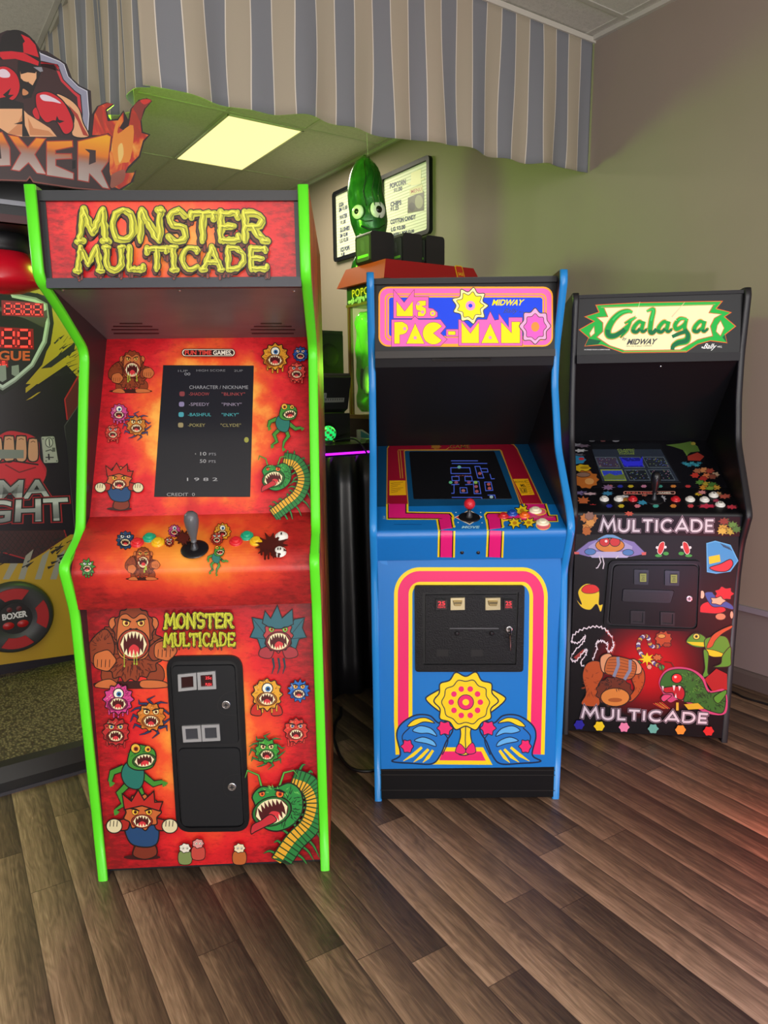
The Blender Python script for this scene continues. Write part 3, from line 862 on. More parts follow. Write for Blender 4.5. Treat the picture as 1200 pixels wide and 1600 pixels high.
def sides(root, W, t, prof, depth, inner, outer, trim):
    fp = fillet(prof, .03, 4)
    H = prof[-1][1]
    pts = [(-a+.006, b) for a, b in fp]+[(depth, H-.015), (depth, 0)]
    for s in (-1, 1):
        x0, x1 = (-W/2, -W/2+t) if s < 0 else (W/2-t, W/2)
        mb = MB(); n = len(pts)
        i = mb.add([(x0, p[0], p[1]) for p in pts]); j = mb.add([(x1, p[0], p[1]) for p in pts])
        for tr in tessellate_polygon([[Vector((p[0], p[1], 0)) for p in pts]]):
            mb.face([i+q for q in tr], outer if s < 0 else inner); mb.face([j+q for q in tr], inner if s < 0 else outer)
        for q in range(n): mb.face((i+q, i+(q+1) % n, j+(q+1) % n, j+q), inner)
        sp_ = mb.build('side_panel', root)
        mb = MB(); edge_trim(mb, fp, x0, x1, trim); mb.build('edge_trim', sp_)
def carcass(root, W, t, depth, H, y_top, m, y_base=.05):
    mb = MB(); h = W/2-t
    mb.box(-h, h, depth-.02, depth-.002, .01, H-.02, m)
    mb.box(-h, h, y_top, depth, H-.03, H-.012, m)
    mb.box(-h, h, y_base, depth, .012, .03, m)
    mb.build('carcass', root)
def button(root, surf, ox, oy, k, p, col, r=.0155, ring=None, mark=None):
    P, n = surf.hit(ox+p[0]*k, oy+p[1]*k, 0.)
    mb = MB(); m = flat(col, .25); rm = flat(ring or col, .3)
    mb.lathe(P, n, [(r*1.12, -.002), (r*1.12, .004), (r*1.0, .0062), (r*.8, .0066)], rm, 24)
    o = mb.build('push_button', root)
    mb = MB(); mb.lathe(P, n, [(r*.72, .002), (r*.72, .0105), (r*.62, .0122), (r*.3, .0115)], m, 24)
    if mark:
        u = Vector((1, 0, 0)); v = n.cross(u)
        for (dx, w, h) in mark:
            c = P+n*.0126+u*dx*r
            q = mb.add([c-u*w*r-v*h*r, c+u*w*r-v*h*r, c+u*w*r+v*h*r, c-u*w*r+v*h*r]); mb.face((q, q+1, q+2, q+3), flat('#1a1a1c', .5))
    mb.build('plunger', o)
def joystick(root, surf, px, py, kind, knob, plate_m, h=.085, kx=1.0):
    P, n = surf.hit(px, py, 0.)
    mb = MB()
    if kind == 'ball':
        mb.lathe(P, n, [(.034, .0), (.034, .002), (.03, .003)], plate_m, 28)
    else:
        mb.lathe(P, n, [(.036, .0), (.036, .0015), (.033, .003), (.02, .0035)], plate_m, 28)
    o = mb.build('joystick', root)
    d = (n*.55+Vector((0, 0, 1))*.6).normalized()
    mb = MB(); mb.lathe(P, d, [(.011, 0), (.0085, .012), (.0055, .02), (.0055, h*.6)], flat('#46464a', .35, .6), 16); mb.build('shaft', o)
    mb = MB(); mk = flat(knob, .3)
    if kind == 'ball':
        c = P+d*h
        mb.lathe(c, d, [(.0175*math.sin(PI*q/14)+.0001, -.0175*math.cos(PI*q/14)) for q in range(15)], mk, 24)
    else:
        mb.lathe(P+d*.022, d, [(.007, 0), (.0085, .012), (.0165, h*.5), (.019, h*.72), (.0165, h*.9), (.009, h*.985), (.001, h)], mk, 24)
    mb.build('knob', o)
def bolt(mb, surf, px, py, r, m, h=.003):
    P, n = surf.hit(px, py, 0.); mb.lathe(P, n, [(r, 0), (r*.9, h*.7), (r*.4, h)], m, 12)
def lock(parent, surf, p, r=.012, ring=True, key=False):
    P, n = surf.hit(p[0], p[1], 0.)
    mb = MB()
    if ring: mb.lathe(P, n, [(r*1.7, 0), (r*1.7, .003), (r*1.35, .004)], flat('#232327', .35), 24)
    mb.lathe(P, n, [(r, 0), (r, .007), (r*.8, .009), (r*.75, .0085)], CHROME, 20)
    c = P+n*.0088; u = Vector((1, 0, 0)); v = n.cross(u)
    for w, h in ((.5, .12), (.12, .55)):
        q = mb.add([c-u*w*r-v*h*r, c+u*w*r-v*h*r, c+u*w*r+v*h*r, c-u*w*r+v*h*r]); mb.face((q, q+1, q+2, q+3), flat('#29292c', .4))
    o = mb.build('lock', parent)
    if key:
        mb = MB()
        P2 = P+n*.02
        mb.lathe(P2+Vector((0, -.002, -.002)), Vector((1, .2, 0)), [(.012, -.001), (.012, .001)], CHROME, 18)
        mb.tube([P+n*.009, P2], .003, CHROME, 8)
        mb.tube([P2+Vector((0, 0, -.008)), P2+Vector((.002, 0, -.05)), P2+Vector((.003, 0, -.066))], [.0035, .0022, .0016], CHROME, 6)
        mb.build('key', o)
    return o

# ================================================================== cabinet with green edging
X1, Y1, W1YAW, W1 = -.4994, 1.8621, .0499, .6547
T1 = .024; H1 = 1.846
c1 = thing('arcade_cabinet', 'tall red monster-themed arcade cabinet with lime green edging and two black coin doors', 'arcade cabinet', (X1, Y1, 0), W1YAW, 'upright arcade cabinets')
GREEN = flat('#5fe528', .35, spec=.4)
INN1 = flat('#33282a', .42)
def fire_side():
    k = NT('fire_side_art')
    v = k.coord(scale=(1, 7, 1.1))
    n = k.noise(v, 7, 6, .7, .8); n2 = k.noise(k.coord(scale=(1, 1.2, .8)), 4, 3, .6)
    f = k.math('ADD', k.math('MULTIPLY', n, .8), k.math('MULTIPLY', n2, .3))
    k.color(k.ramp(f, [(.34, '#2a0d0a'), (.46, '#6a1c12'), (.56, '#b0401c'), (.66, '#e08a34'), (.8, '#f0b860')])); k.rough(.45)
    return k.m
prof1 = [(0, 0), (.01, .24), (.018, .396), (.036, .80), (.088, .94), (-.048, 1.0), (-.152, 1.36), (-.19, 1.482), (-.037, 1.573), (.078, 1.634), (.083, 1.846)]
sides(c1, W1, T1, prof1, .72, INN1, fire_side(), GREEN)
h1 = W1/2-T1
carcass(c1, W1, T1, .72, H1, -.06, SATIN)
def S1(prof): return Surf(X1, Y1, W1YAW, prof)

# marquee
mq = S1([(.052, 1.823), (.052, 1.638)])
mb = MB()
BAR1 = flat('#222226', .42)
mb.box(-h1, h1, -.062, -.03, 1.815, 1.838, BAR1); mb.box(-h1, h1, -.03, .3, 1.82, 1.838, BAR1)
mb.box(-h1, h1, -.062, -.035, 1.617, 1.640, flat('#303138', .4, .2))
mb.box(-h1, -h1+.012, -.054, -.03, 1.63, 1.825, BAR1); mb.box(h1-.012, h1, -.054, -.03, 1.63, 1.825, BAR1)
mb.build('marquee_frame', c1)
mb = MB(); GR_M = grunge('fire_marquee_art', 0, 1.725, .26, .17, dark=.75)
mq.slab(mb, -h1+.01, h1-.01, .02, GR_M)
a = Art(mb, mq, 30, 280, .41667)
slime_title(a, 'MONSTER', ((225, 112), (935, 124), (938, 238), (222, 238)), 26, seed=2)
slime_title(a, 'MULTICADE', ((222, 256), (938, 258), (940, 346), (222, 350)), 21, seed=5)
mb.build('marquee', c1)

# speaker panel under the marquee
sp1 = S1([(.03, 1.622), (-.359, 1.529)])
mb = MB(); k = NT('satin_speaker_board')
k.color(k.mix(k.noise(k.coord(scale=(1, 3, 6)), 5, 4, .7), '#5a5052', '#746a6a')); k.rough(.34)
sp1.slab(mb, -h1, h1, .012, k.m)
a = Art(mb, sp1, 30, 280, .41667)
for (x0, x1, y) in ((376, 462, 541), (352, 500, 552), (346, 522, 564), (354, 524, 578)): a.line([(x0, y), (x1, y)], 5, '#17141a')
for (x0, x1, y) in ((905, 985, 541), (880, 1022, 552), (868, 1035, 564), (872, 1030, 578)): a.line([(x0, y), (x1, y)], 5, '#17141a')
spk = mb.build('speaker_panel', c1)
for p in ((163, 415), (601, 417), (1030, 419)):
    mb = MB(); bolt(mb, sp1, 30+p[0]*.41667, 280+p[1]*.41667, .004, CHROME); mb.build('screw', spk)

# monitor bezel
bz = S1([(-.359, 1.529), (-.099, 1.034)])
mb = MB(); GR_B = grunge('fire_bezel_art', .0, 1.28, .26, .30, [(0, '#ffd870'), (.5, '#fdb04a'), (.68, '#f0602e'), (.85, '#e22c30'), (1, '#d01a26')], dark=.45)
bz.slab(mb, -h1, h1, .012, GR_B)
a = Art(mb, bz, 100, 520, .35833)
rnd = random.Random(1); a.xlim = h1-.002;
ape_beast(a, 296, 160, .50, 2)
tentacler(a, 318, 408, 40, '#c87826', '#45406e', 3)
blob_beast(a, 243, 352, 36, '#c8478a', '#8c2458', 2, 1, drip=4)
blob_beast(a, 217, 440, 32, '#d03c30', '#a02420', 5, 2, drip=4, white='#f0a080')
imp(a, 245, 655, .78, 4)
blob_beast(a, 922, 112, 54, '#dd9726', '#9c5416', 6, 1, drip=4)
blob_beast(a, 1032, 102, 31, '#1f4fa0', '#123068', 7, 2, iris='#a02a10')
blob_beast(a, 1016, 180, 38, '#e2483a', '#a82a22', 8, 2, drip=4, white='#f0b080')
frog_beast(a, 968, 385, .62, 3)
serpent(a, [(960, 560), (1015, 575), (1048, 640), (1025, 715), (965, 765), (915, 802)], 54, (925, 625), .60, 3, -1)
# maker's plate
a.rect(520, 85, 750, 117, '#f0e2c8', 15, '#2a1414', 3); a.rect(526, 89, 744, 113, '#2a1010', 12)
a.text('FUN TIME', ((534, 92), (648, 92), (648, 110), (534, 110)), '#e8483c', .03); a.text('GAMES.', ((656, 92), (736, 92), (736, 110), (656, 110)), '#f4ead8', .03)
bezel = mb.build('monitor_bezel', c1)
# screen
mb = MB(); a = Art(mb, bz, 100, 520, .35833)
SCR = flat('#23242b', .22)
a.plate([(433, 142), (828, 144), (812, 716), (393, 716)], -.001, .0012, SCR); a.z = .0016
LED = lambda c: flat(c, .5, emit=.35)
def st(s, x0, y0, x1, h, col): a.text(s, ((x0, y0), (x1, y0), (x1, y0+h), (x0, y0+h)), flat(col, .5, emit=.25))
st('1UP', 498, 163, 540, 9, '#77777a'); st('HIGH SCORE', 578, 161, 704, 9, '#77777a'); st('2UP', 742, 162, 780, 9, '#77777a'); st('00', 526, 175, 551, 12, '#8e8e92')
st('CHARACTER / NICKNAME', 547, 231, 803, 15, '#8c8c90')
for i, (nm, nk, y, col, x0, x1, n0, n1) in enumerate((('-SHADOW', '"BLINKY"', 261, '#8e3a3c', 545, 634, 688, 790), ('-SPEEDY', '"PINKY"', 306, '#8a7e92', 545, 634, 688, 775), ('-BASHFUL', '"INKY"', 351, '#3f9aa0', 541, 642, 688, 762), ('-POKEY', '"CLYDE"', 397, '#8c8450', 541, 616, 683, 772))):
    st(nm, x0, y, x1, 14, col); st(nk, n0, y, n1, 14, col)
    a.rect(504-i*2, y-4, 527-i*2, y+17, flat(('#7a3438', '#7d7396', '#3f8f9c', '#8a7d58')[i], .5, emit=.2), 7)
a.ell((796, 468), 10, 12, flat('#8a8a3c', .5, emit=.25)); a.ell((574, 529), 2, 3, flat('#9a9a9a', .5))
st('10', 595, 521, 621, 15, '#9a9a9c'); st('PTS', 633, 525, 663, 11, '#85858a'); st('50', 593, 553, 620, 15, '#9a9a9c'); st('PTS', 632, 557, 662, 11, '#85858a')
st('1 9 8 2', 537, 633, 670, 14, '#9a9a9c'); st('CREDIT  0', 449, 699, 571, 14, '#8c8c8c')
mb.build('screen', c1)

# control panel with rolled front
cpp = [(-.099, 1.034), (.038, .957), (.064, .915), (.058, .89), (.038, .812)]
cpp = fillet(cpp, .03, 5)
cp1 = S1([(-.099, 1.034), (.040, .956)]); cpf = S1([(.064, .912), (.040, .815)]); cpa = S1(cpp)
mb = MB(); GR_C = grunge('fire_control_art', -.02, .95, .30, .13, [(0, '#f09a34'), (.35, '#ec7a2a'), (.62, '#dd4426'), (.85, '#c42a22'), (1, '#a81c1c')], dark=.55)
cpa.slab(mb, -h1, h1, .014, GR_C)
a = Art(mb, cp1, 100, 520, .35833)
blob_beast(a, 268, 905, 38, '#2c4a74', '#182c4a', 12, 2); blob_beast(a, 482, 866, 26, '#cf4a86', '#8c2458', 13, 1); blob_beast(a, 460, 915, 20, '#b8342a', '#701c18', 14, 2)
splat(a, 522, 900, 30, 28, '#5a1c14', OUT, 11, .25, 3)
blob_beast(a, 692, 872, 34, '#dd9a26', '#9c5416', 15, 1); blob_beast(a, 668, 905, 26, '#c0392c', '#7c1e1a', 16, 2)
splat(a, 905, 935, 62, 45, '#4a120e', None, 13, .3, 4); drips(a, 900, 950, 45, 6, 40, '#4a120e', '#2a0806', rnd)
a2 = Art(mb, cpa, 100, 520, .35833, base=.0012)
ape_beast(a2, 345, 1000, .38, 6); blob_beast(a2, 105, 1022, 30, '#3d8a34', '#1e5a22', 17, 2, 9, .2, drip=4); frog_beast(a2, 672, 975, .36, 8)
mb.build('control_panel', c1)
for p, c in (((320, 918), '#d8262e'), ((373, 896), '#1fa07a'), ((410, 916), '#e8b41e'), ((750, 912), '#d8262e'), ((798, 888), '#1fa07a'), ((838, 912), '#e8b41e')):
    button(c1, cp1, 100, 520, .35833, p, c)
button(c1, cp1, 100, 520, .35833, (949, 891), '#ece8e0', mark=[(0, .12, .3)]); button(c1, cp1, 100, 520, .35833, (940, 957), '#ece8e0', mark=[(-.2, .1, .28), (.2, .1, .28)])
joystick(c1, cp1, 100+570*.35833, 520+944*.35833, 'bat', '#5c5c60', flat('#17161a', .3), .085)

# front panel
fp1 = S1([(-.021, .815), (-.009, .032)])
mb = MB(); GR_F = grunge('fire_front_art', .0, .42, .24, .40, [(0, '#ffc850'), (.35, '#fb9a38'), (.58, '#ef5228'), (.85, '#dd1f24'), (1, '#c41420')], dark=.6)
fp1.slab(mb, -h1, h1, .015, GR_F)
a = Art(mb, fp1, 100, 930, .35833)
rnd = random.Random(21); a.xlim = h1-.002; a.zmin = .034
ape_beast(a, 300, 205, .98, 3)
demon(a, 935, 165, .82, 4)
tentacler(a, 382, 528, 58, '#cf7a26', '#26325e', 5)
blob_beast(a, 240, 450, 62, '#cf3f86', '#8a1f54', 6, 1, drip=5)
blob_beast(a, 230, 590, 56, '#b82a2a', '#741818', 7, 2, drip=6, white='#e8c070')
frog_beast(a, 325, 745, 1.0, 9)
imp(a, 345, 960, 1.15, 10)
for s_ in (-1, 1): a.shape([(885+38*s_, 465), (885+62*s_, 480), (885+66*s_, 512), (885+22*s_, 514)], '#c0281e', OUT, 4)
blob_beast(a, 888, 425, 64, '#e0a02a', '#a05c1a', 8, 1, drip=5, iris='#2f6ea8')
blob_beast(a, 1026, 408, 44, '#1f6ac0', '#124080', 9, 2, 13, .16, iris='#a03a10', white='#f2c860')
blob_beast(a, 1014, 580, 50, '#d8392e', '#a4241e', 10, 2, drip=6, white='#eaa070')
tentacler(a, 888, 668, 50, '#3c9a34', '#2b7a3a', 11)
serpent(a, [(1000, 785), (1070, 815), (1100, 890), (1075, 985), (1005, 1060), (945, 1150)], 84, (925, 885), 1.05, 6, -1)
for (x, y, c, d) in ((535, 1105, '#7a8a50', '#e4dccc'), (592, 1085, '#c0453a', '#d8908a'), (770, 1105, '#b5602a', '#ead9b0')):
    a.shape([(x-24, y+45), (x-28, y), (x, y-15), (x+28, y), (x+24, y+45)], c, OUT, 3); splat(a, x, y-22, 24, 20, d, OUT, 7, .1, int(x), 3); eye(a, x-8, y-22, 5, '#201010'); eye(a, x+9, y-22, 5, '#201010')
slime_title(a, 'MONSTER', ((450, 68), (748, 66), (748, 128), (450, 132)), 13, seed=12, drips=False)
slime_title(a, 'MULTICADE', ((450, 148), (756, 144), (758, 202), (450, 206)), 11, seed=13)
mb.build('front_panel', c1)
mb = MB(); mb.box(-h1, h1, .03, .045, .012, .05, SATIN); mb.build('kick_board', c1)

# coin doors
mb = MB(); a = Art(mb, fp1, 100, 930, .35833)
o_ = rquad((447, 262), (778, 258), (812, 1022), (495, 1026), 62, 8)
i_ = rquad((464, 283), (757, 280), (793, 1004), (512, 1008), 44, 8)
FR = flat('#121215', .38, spec=.35)
a.ringplate(o_, i_, -.004, .009, FR); a.plate(i_, -.006, .0006, flat('#121215', .5))
cdo = mb.build('coin_door', c1)
DOOR = flat('#1a1b1e', .45, spec=.35)
mb = MB(); a = Art(mb, fp1, 100, 930, .35833)
up_ = rquad((472, 305), (744, 302), (752, 470), (766, 648), 20, 5)[:12]+[]
a.plate(rquad((472, 304), (746, 300), (764, 644), (500, 650), 22, 6), 0, .006, DOOR, None, 3)
a.z = .0064; a.line([(742, 412), (700, 428), (672, 470), (690, 512), (756, 520)], 5, '#111114', smooth=True)
ud = mb.build('door', cdo)
mb = MB(); a = Art(mb, fp1, 100, 930, .35833)
a.plate(rquad((500, 664), (768, 660), (786, 1000), (514, 1004), 24, 6), 0, .006, DOOR, None, 3)
a.z = .0064; a.line([(765, 775), (715, 785), (698, 828), (715, 870), (778, 876)], 5, '#111114', smooth=True)
ld = mb.build('door', cdo)
K = lambda x, y: (100+x*.35833, 930+y*.35833)
lock(ud, fp1, K(708, 474), .0125); lock(ld, fp1, K(734, 831), .0125)
def framed_slot(parent, surf, quad, name, ox, oy, k, rim, inner, rim_w=.17, h=.012, lines=None, red=None):
    mb = MB(); a = Art(mb, surf, ox, oy, k)
    V = [Vector(p) for p in quad]; c = sum(V, Vector((0, 0)))/4
    I = [p+(c-p)*rim_w*2 for p in V]
    def sub(Q, n=3):
        out = []
        for i in range(4):
            for t in range(n): q = Q[i]*(1-t/n)+Q[(i+1) % 4]*t/n; out.append((q.x, q.y))
        return out
    a.ringplate(sub(V), sub(I), .004, h, rim); a.plate(sub(I), .004, .0075, inner); a.z = .008
    if red:
        J = [p+(c-p)*.5 for p in V]
        a.line([((J[0]+J[3])/2).to_tuple(), ((J[0]+J[3])/2+(J[1]-J[0])*.15).to_tuple()], 26, '#0a0506')
        for (s, yy) in red: a.text(s, ((c.x-6, c.y+yy-6), (c.x+20, c.y+yy-6), (c.x+20, c.y+yy+6), (c.x-6, c.y+yy+6)), flat('#e83a40', .4, emit=.6), .02)
    return mb.build(name, parent)
SL = flat('#b4b4b6', .35, .45)
framed_slot(ud, fp1, [(500, 340), (580, 332), (583, 405), (503, 413)], 'coin_slot', 100, 930, .35833, SL, flat('#2c0a0c', .3))
framed_slot(ud, fp1, [(584, 331), (663, 325), (667, 402), (588, 406)], 'coin_slot', 100, 930, .35833, SL, flat('#3a0c10', .3), red=[('25c', -10), ('PUSH', 18)])
framed_slot(ud, fp1, [(518, 564), (598, 560), (604, 630), (524, 634)], 'coin_return', 100, 930, .35833, SL, flat('#3a3b40', .35))
framed_slot(ud, fp1, [(602, 559), (680, 556), (685, 626), (607, 630)], 'coin_return', 100, 930, .35833, SL, flat('#3a3b40', .35))

# ================================================================== blue cabinet
X2, Y2, W2YAW, W2 = .2662, 2.254, -.0025, .62
T2 = .022; H2 = 1.727
c2_ = thing('arcade_cabinet', 'bright blue arcade cabinet with pink and yellow stripes and a red ball joystick', 'arcade cabinet', (X2, Y2, 0), W2YAW, 'upright arcade cabinets')
BLUE_T = flat('#1b86d2', .3); BLUE = flat('#0f73c4', .35); YEL = '#f3d51c'; PNK = '#e8246c'
prof2 = [(.022, 0), (.045, .3), (.062, .576), (.050, .80), (.128, .945), (.104, .995), (-.066, 1.176), (-.136, 1.38), (-.126, 1.492), (-.046, 1.69), (-.052, 1.727)]
sides(c2_, W2, T2, prof2, .70, flat('#131318', .35), BLUE, BLUE_T)
h2 = W2/2-T2
carcass(c2_, W2, T2, .70, 1.715, .12, SATIN)
def S2(prof): return Surf(X2, Y2, W2YAW, prof)
# marquee
mq2 = S2([(-.112, 1.697), (-.105, 1.489)])
mb = MB(); B2 = flat('#1a1a1d', .45, spec=.3)
mb.box(-h2, h2, .098, .16, 1.697, 1.713, B2); mb.box(-h2, h2, .10, .40, 1.70, 1.715, SATIN)
mb.box(-h2, h2, .095, .125, 1.468, 1.490, flat('#353230', .5, spec=.3))
mb.build('marquee_frame', c2_)
EM = .30
def E_(h): return flat(h, .5, emit=EM, spec=.2)
mb = MB(); mq2.slab(mb, -h2, h2, .012, flat('#0d0c0f', .35, spec=.25))
a = Art(mb, mq2, 560, 410, .29167)
yl, pk, bl_, og = E_('#f7c21a'), E_('#ee62b0'), E_('#1440d8'), E_('#f6a02a')
pk2, ylt = E_('#f283b4'), E_('#f0d60e')
for x0, y0, x1, y1, r, m in ((108, 130, 1042, 451, 52, og), (116, 139, 1034, 443, 46, pk), (141, 166, 1008, 420, 30, og), (148, 173, 1001, 412, 26, pk), (156, 180, 994, 404, 20, og), (164, 188, 986, 396, 14, bl_)):
    a.rect(x0, y0, x1, y1, m, r)
a.rect(180, 394, 880, 412, og); a.rect(180, 404, 880, 444, pk); a.rect(176, 436, 885, 452, og)
DK = flat('#5a1a48', .4)
def letters(polys, fill):
    for p in polys: a.poly(p, fill); a.line(p, 2.2, DK, True)
# pink backing of the two words, then the yellow letters
back = [[(188, 145), (245, 214), (299, 145), (299, 184), (376, 184), (376, 244), (400, 248), (424, 268), (424, 290), (405, 300), (188, 300)],
        [(177, 306), (285, 306), (302, 286), (322, 306), (440, 306), (470, 345), (440, 380), (476, 412), (440, 448), (177, 452)],
        [(470, 358), (536, 358), (536, 398), (470, 398)],
        [(536, 306), (556, 306), (600, 352), (640, 306), (688, 306), (706, 262), (730, 310), (752, 306), (752, 275), (805, 348), (805, 295), (878, 295), (878, 446), (536, 446)]]
for p in back: a.poly(p, pk); a.line(p, 3, DK, True)
letters([[(204, 206), (248, 262), (292, 206), (292, 289), (204, 289)],
         [(306, 232), (314, 212), (330, 205), (362, 205), (362, 232), (340, 234), (362, 246), (363, 270), (350, 289), (318, 289), (318, 264), (336, 262), (310, 254)],
         [(192, 320), (236, 318), (262, 334), (268, 354), (258, 376), (240, 386), (222, 388), (222, 436), (192, 436)],
         [(304, 326), (354, 436), (256, 436)],
         [(480, 368), (520, 368), (520, 389), (480, 389)],
         [(552, 318), (600, 380), (646, 318), (646, 433), (552, 433)],
         [(706, 326), (754, 433), (657, 433)],
         [(764, 318), (820, 378), (820, 318), (866, 318), (866, 433), (764, 433)]], ylt)
g = arc(402, 380, 58, 60, 38, 322, 24)+[(402, 380)]
letters([g], ylt); a.ell((398, 273), 16, 16, ylt, DK, 2)
for c in ((248, 355), (304, 404), (706, 403), (320, 222), (344, 266)): a.ell(c, 9, 9, pk2)
a.ell((398, 273), 8, 8, pk2)
# plain stand-in shapes for the two figures: a yellow sunburst and a pink rosette
a.shape(fur(600, 232, 86, 86, 9, .16, random.Random(3)), E_('#fff3a0'), flat('#16120a', .4), 5); splat(a, 600, 232, 66, 66, E_('#f5e21a'), flat('#16120a', .4), 9, .16, 3, 4)
a.ell((600, 232), 26, 26, E_('#f58cc0')); a.ell((600, 232), 11, 11, bl_)
a.shape(fur(947, 342, 76, 90, 8, .13, random.Random(8)), E_('#f4a0c8'), flat('#16120a', .4), 5); splat(a, 947, 345, 56, 66, E_('#e45ab8'), flat('#2a0a24', .4), 8, .12, 8, 4); a.ell((947, 345), 22, 26, E_('#f28a3a'))
a.text('MIDWAY', ((716, 200), (888, 200), (882, 230), (716, 230)), ylt, .03, .3)
a.text('Bally', ((778, 246), (858, 248), (852, 278), (776, 278)), flat('#0a1c66', .4), 0, .45); a.text('MFG. CO.', ((862, 262), (886, 262), (886, 270), (862, 270)), flat('#0a1c66', .4))
mb.build('marquee', c2_)
# hood behind the marquee
mb = MB()
cav = S2([(-.108, 1.469), (-.118, 1.44), (-.505, 1.158)])
cav.slab(mb, -h2, h2, .01, flat('#17171a', .5, spec=.3))
a = Art(mb, cav, 560, 410, .29167); a.plate(rquad((390, 512), (712, 512), (704, 528), (398, 528), 8), 0, .004, flat('#0c0c0e', .25))
mb.build('hood', c2_)
# tinted monitor glass
bz2 = S2([(-.505, 1.158), (-.05, .995)])
mb = MB(); bz2.slab(mb, -h2, h2, .01, flat('#0f4a74', .2, coat=.3))
a = Art(mb, bz2, 560, 660, .29167)
YD = flat('#c9952e', .3); RD = flat('#98122c', .25)
outer = [(152, 437), (155, 140), (165, 124), (188, 114), (806, 112), (832, 120), (850, 142), (986, 437)]
inner = [(868, 437), (766, 154), (758, 148), (252, 150), (245, 156), (266, 437)]
a.poly(outer+inner, RD)
a.line(outer, 5, YD); a.line(inner, 5, YD)
a.line([(152, 437), (168, 437)], 2, YD)
for dx in (212, 224): a.line([(dx, 152), (dx+14, 300)], 4, YD)
a.line([(212, 148), (470, 146), (490, 132)], 3, YD); a.line([(880, 437), (760, 152)], 3, YD)
splat(a, 416, 131, 26, 12, '#a06a24', None, 7, .15, 2); a.text('GAME', ((490, 120), (596, 120), (600, 140), (486, 140)), '#3a1a1c', .02)
a.text('GAME', ((492, 121), (594, 121), (598, 139), (488, 139)), '#a06a24', .0)
CARD = flat('#f0b414', .4)
a.poly([(166, 312), (252, 312), (256, 390), (166, 392)], CARD); a.poly([(828, 304), (908, 302), (944, 388), (874, 392)], CARD)
for i in range(6):
    y = 322+i*10; a.line([(174, y+6), (240-(i % 3)*14, y-2)], 2, '#7a4a10')
for i in range(7):
    y = 314+i*11; a.line([(890+i*4, y), (908+i*4, y-1)], 2, '#7a4a10')
a.text('BONUS', ((838, 316), (898, 314), (898, 322), (838, 324)), '#3a2a10'); a.text('MS.', ((866, 332), (892, 332), (900, 346), (872, 346)), '#3a2a10', .03); a.text('PAC-MAN', ((862, 350), (900, 349), (906, 380), (874, 382)), '#3a2a10', .02)
mb.build('monitor_bezel', c2_)
mb = MB(); a = Art(mb, bz2, 560, 660, .29167)
a.plate(rquad((272, 158), (728, 156), (824, 410), (296, 412), 8), -.001, .0012, flat('#131316', .15)); a.z = .0016
MZ = flat('#3f56b8', .4, emit=.45)
def mz(pts, closed=False): a.line(pts, 4, MZ, closed)
mz([(495, 245), (596, 245), (602, 276), (496, 276)], True); mz([(496, 208), (640, 208)]); mz([(500, 222), (690, 222)])
mz([(500, 292), (538, 292), (540, 314), (502, 314)], True); mz([(570, 292), (606, 292), (610, 316), (572, 316)], True)
mz([(624, 238), (650, 238), (672, 300), (640, 300)], True); mz([(652, 250), (690, 250), (694, 268), (660, 268)]); mz([(704, 278), (712, 305), (730, 304)])
mz([(676, 322), (710, 322), (720, 366), (682, 368)], True); mz([(616, 318), (645, 318), (656, 384), (620, 384)], True)
mz([(544, 352), (580, 352), (584, 380), (546, 380)], True); mz([(498, 336), (540, 334)]); mz([(512, 336), (512, 382), (498, 382)]); mz([(572, 336), (612, 334)])
mz([(500, 404), (660, 404), (662, 412)]); mz([(692, 392), (730, 392), (734, 410)])
for (x, y, c) in ((540, 242, '#5f9a94'), (524, 324, '#7c4458'), (592, 324, '#7c4458'), (628, 324, '#7aa044'), (630, 346, '#8e4a52'), (634, 372, '#8e4a52'), (650, 276, '#8e4a52'), (562, 368, '#8e5a5a'), (698, 334, '#9a4a4a'), (702, 356, '#9a4a4a'), (494, 324, '#4f9a70'), (712, 402, '#8aa4a8')):
    a.ell((x, y), 10, 8, flat(c, .4, emit=.35), n=12)
a.text('READY', ((520, 286), (606, 285), (608, 290), (520, 291)), flat('#8a4a4a', .4, emit=.3))
mb.build('screen', c2_)

# control panel
cpp2 = fillet([(-.05, .995), (.110, .944), (.112, .925), (.068, .843)], .018, 4)
cp2 = S2([(-.05, .995), (.110, .944)]); cpa2 = S2(cpp2); cpv2 = S2([(.112, .93), (.068, .843)])
mb = MB(); cpa2.slab(mb, -h2, h2, .014, BLUE)
a = Art(mb, cpa2, 560, 660, .29167, base=.0006)
def seg3(polys, m):
    for p in polys: a.poly(p, m)
YL = flat(YEL, .4); PK = flat('#e21a7a', .4); BK = flat('#191016', .4)
def lane(y_, b_, p_):
    for L, m in ((y_, YL), (b_, BK), (p_, PK)): seg3(L, m)
lane([[(148, 436), (268, 436), (268, 479), (498, 482), (512, 500), (516, 520), (428, 522), (412, 522), (150, 522)]],
     [[(157, 437), (258, 437), (258, 484), (490, 488), (502, 504), (506, 520), (422, 518), (157, 517)]],
     [[(162, 437), (252, 437), (252, 489), (484, 492), (497, 508), (500, 520), (426, 514), (162, 512)]])
lane([[(672, 494), (684, 480), (880, 480), (880, 520), (782, 530), (774, 545), (770, 545), (684, 545)], [(882, 436), (1008, 436), (1028, 496), (1066, 496), (1072, 534), (870, 534), (870, 482), (894, 480)]],
     [[(680, 498), (692, 486), (880, 486), (880, 514), (776, 522), (766, 542), (764, 545), (694, 545)], [(890, 437), (1000, 437), (1020, 500), (1060, 500), (1066, 530), (872, 528), (872, 488), (904, 486)]],
     [[(686, 500), (696, 491), (882, 490), (882, 512), (772, 516), (760, 540), (758, 545), (700, 545)], [(896, 437), (994, 437), (1014, 503), (1056, 503), (1060, 527), (872, 524), (872, 492), (910, 491)]])
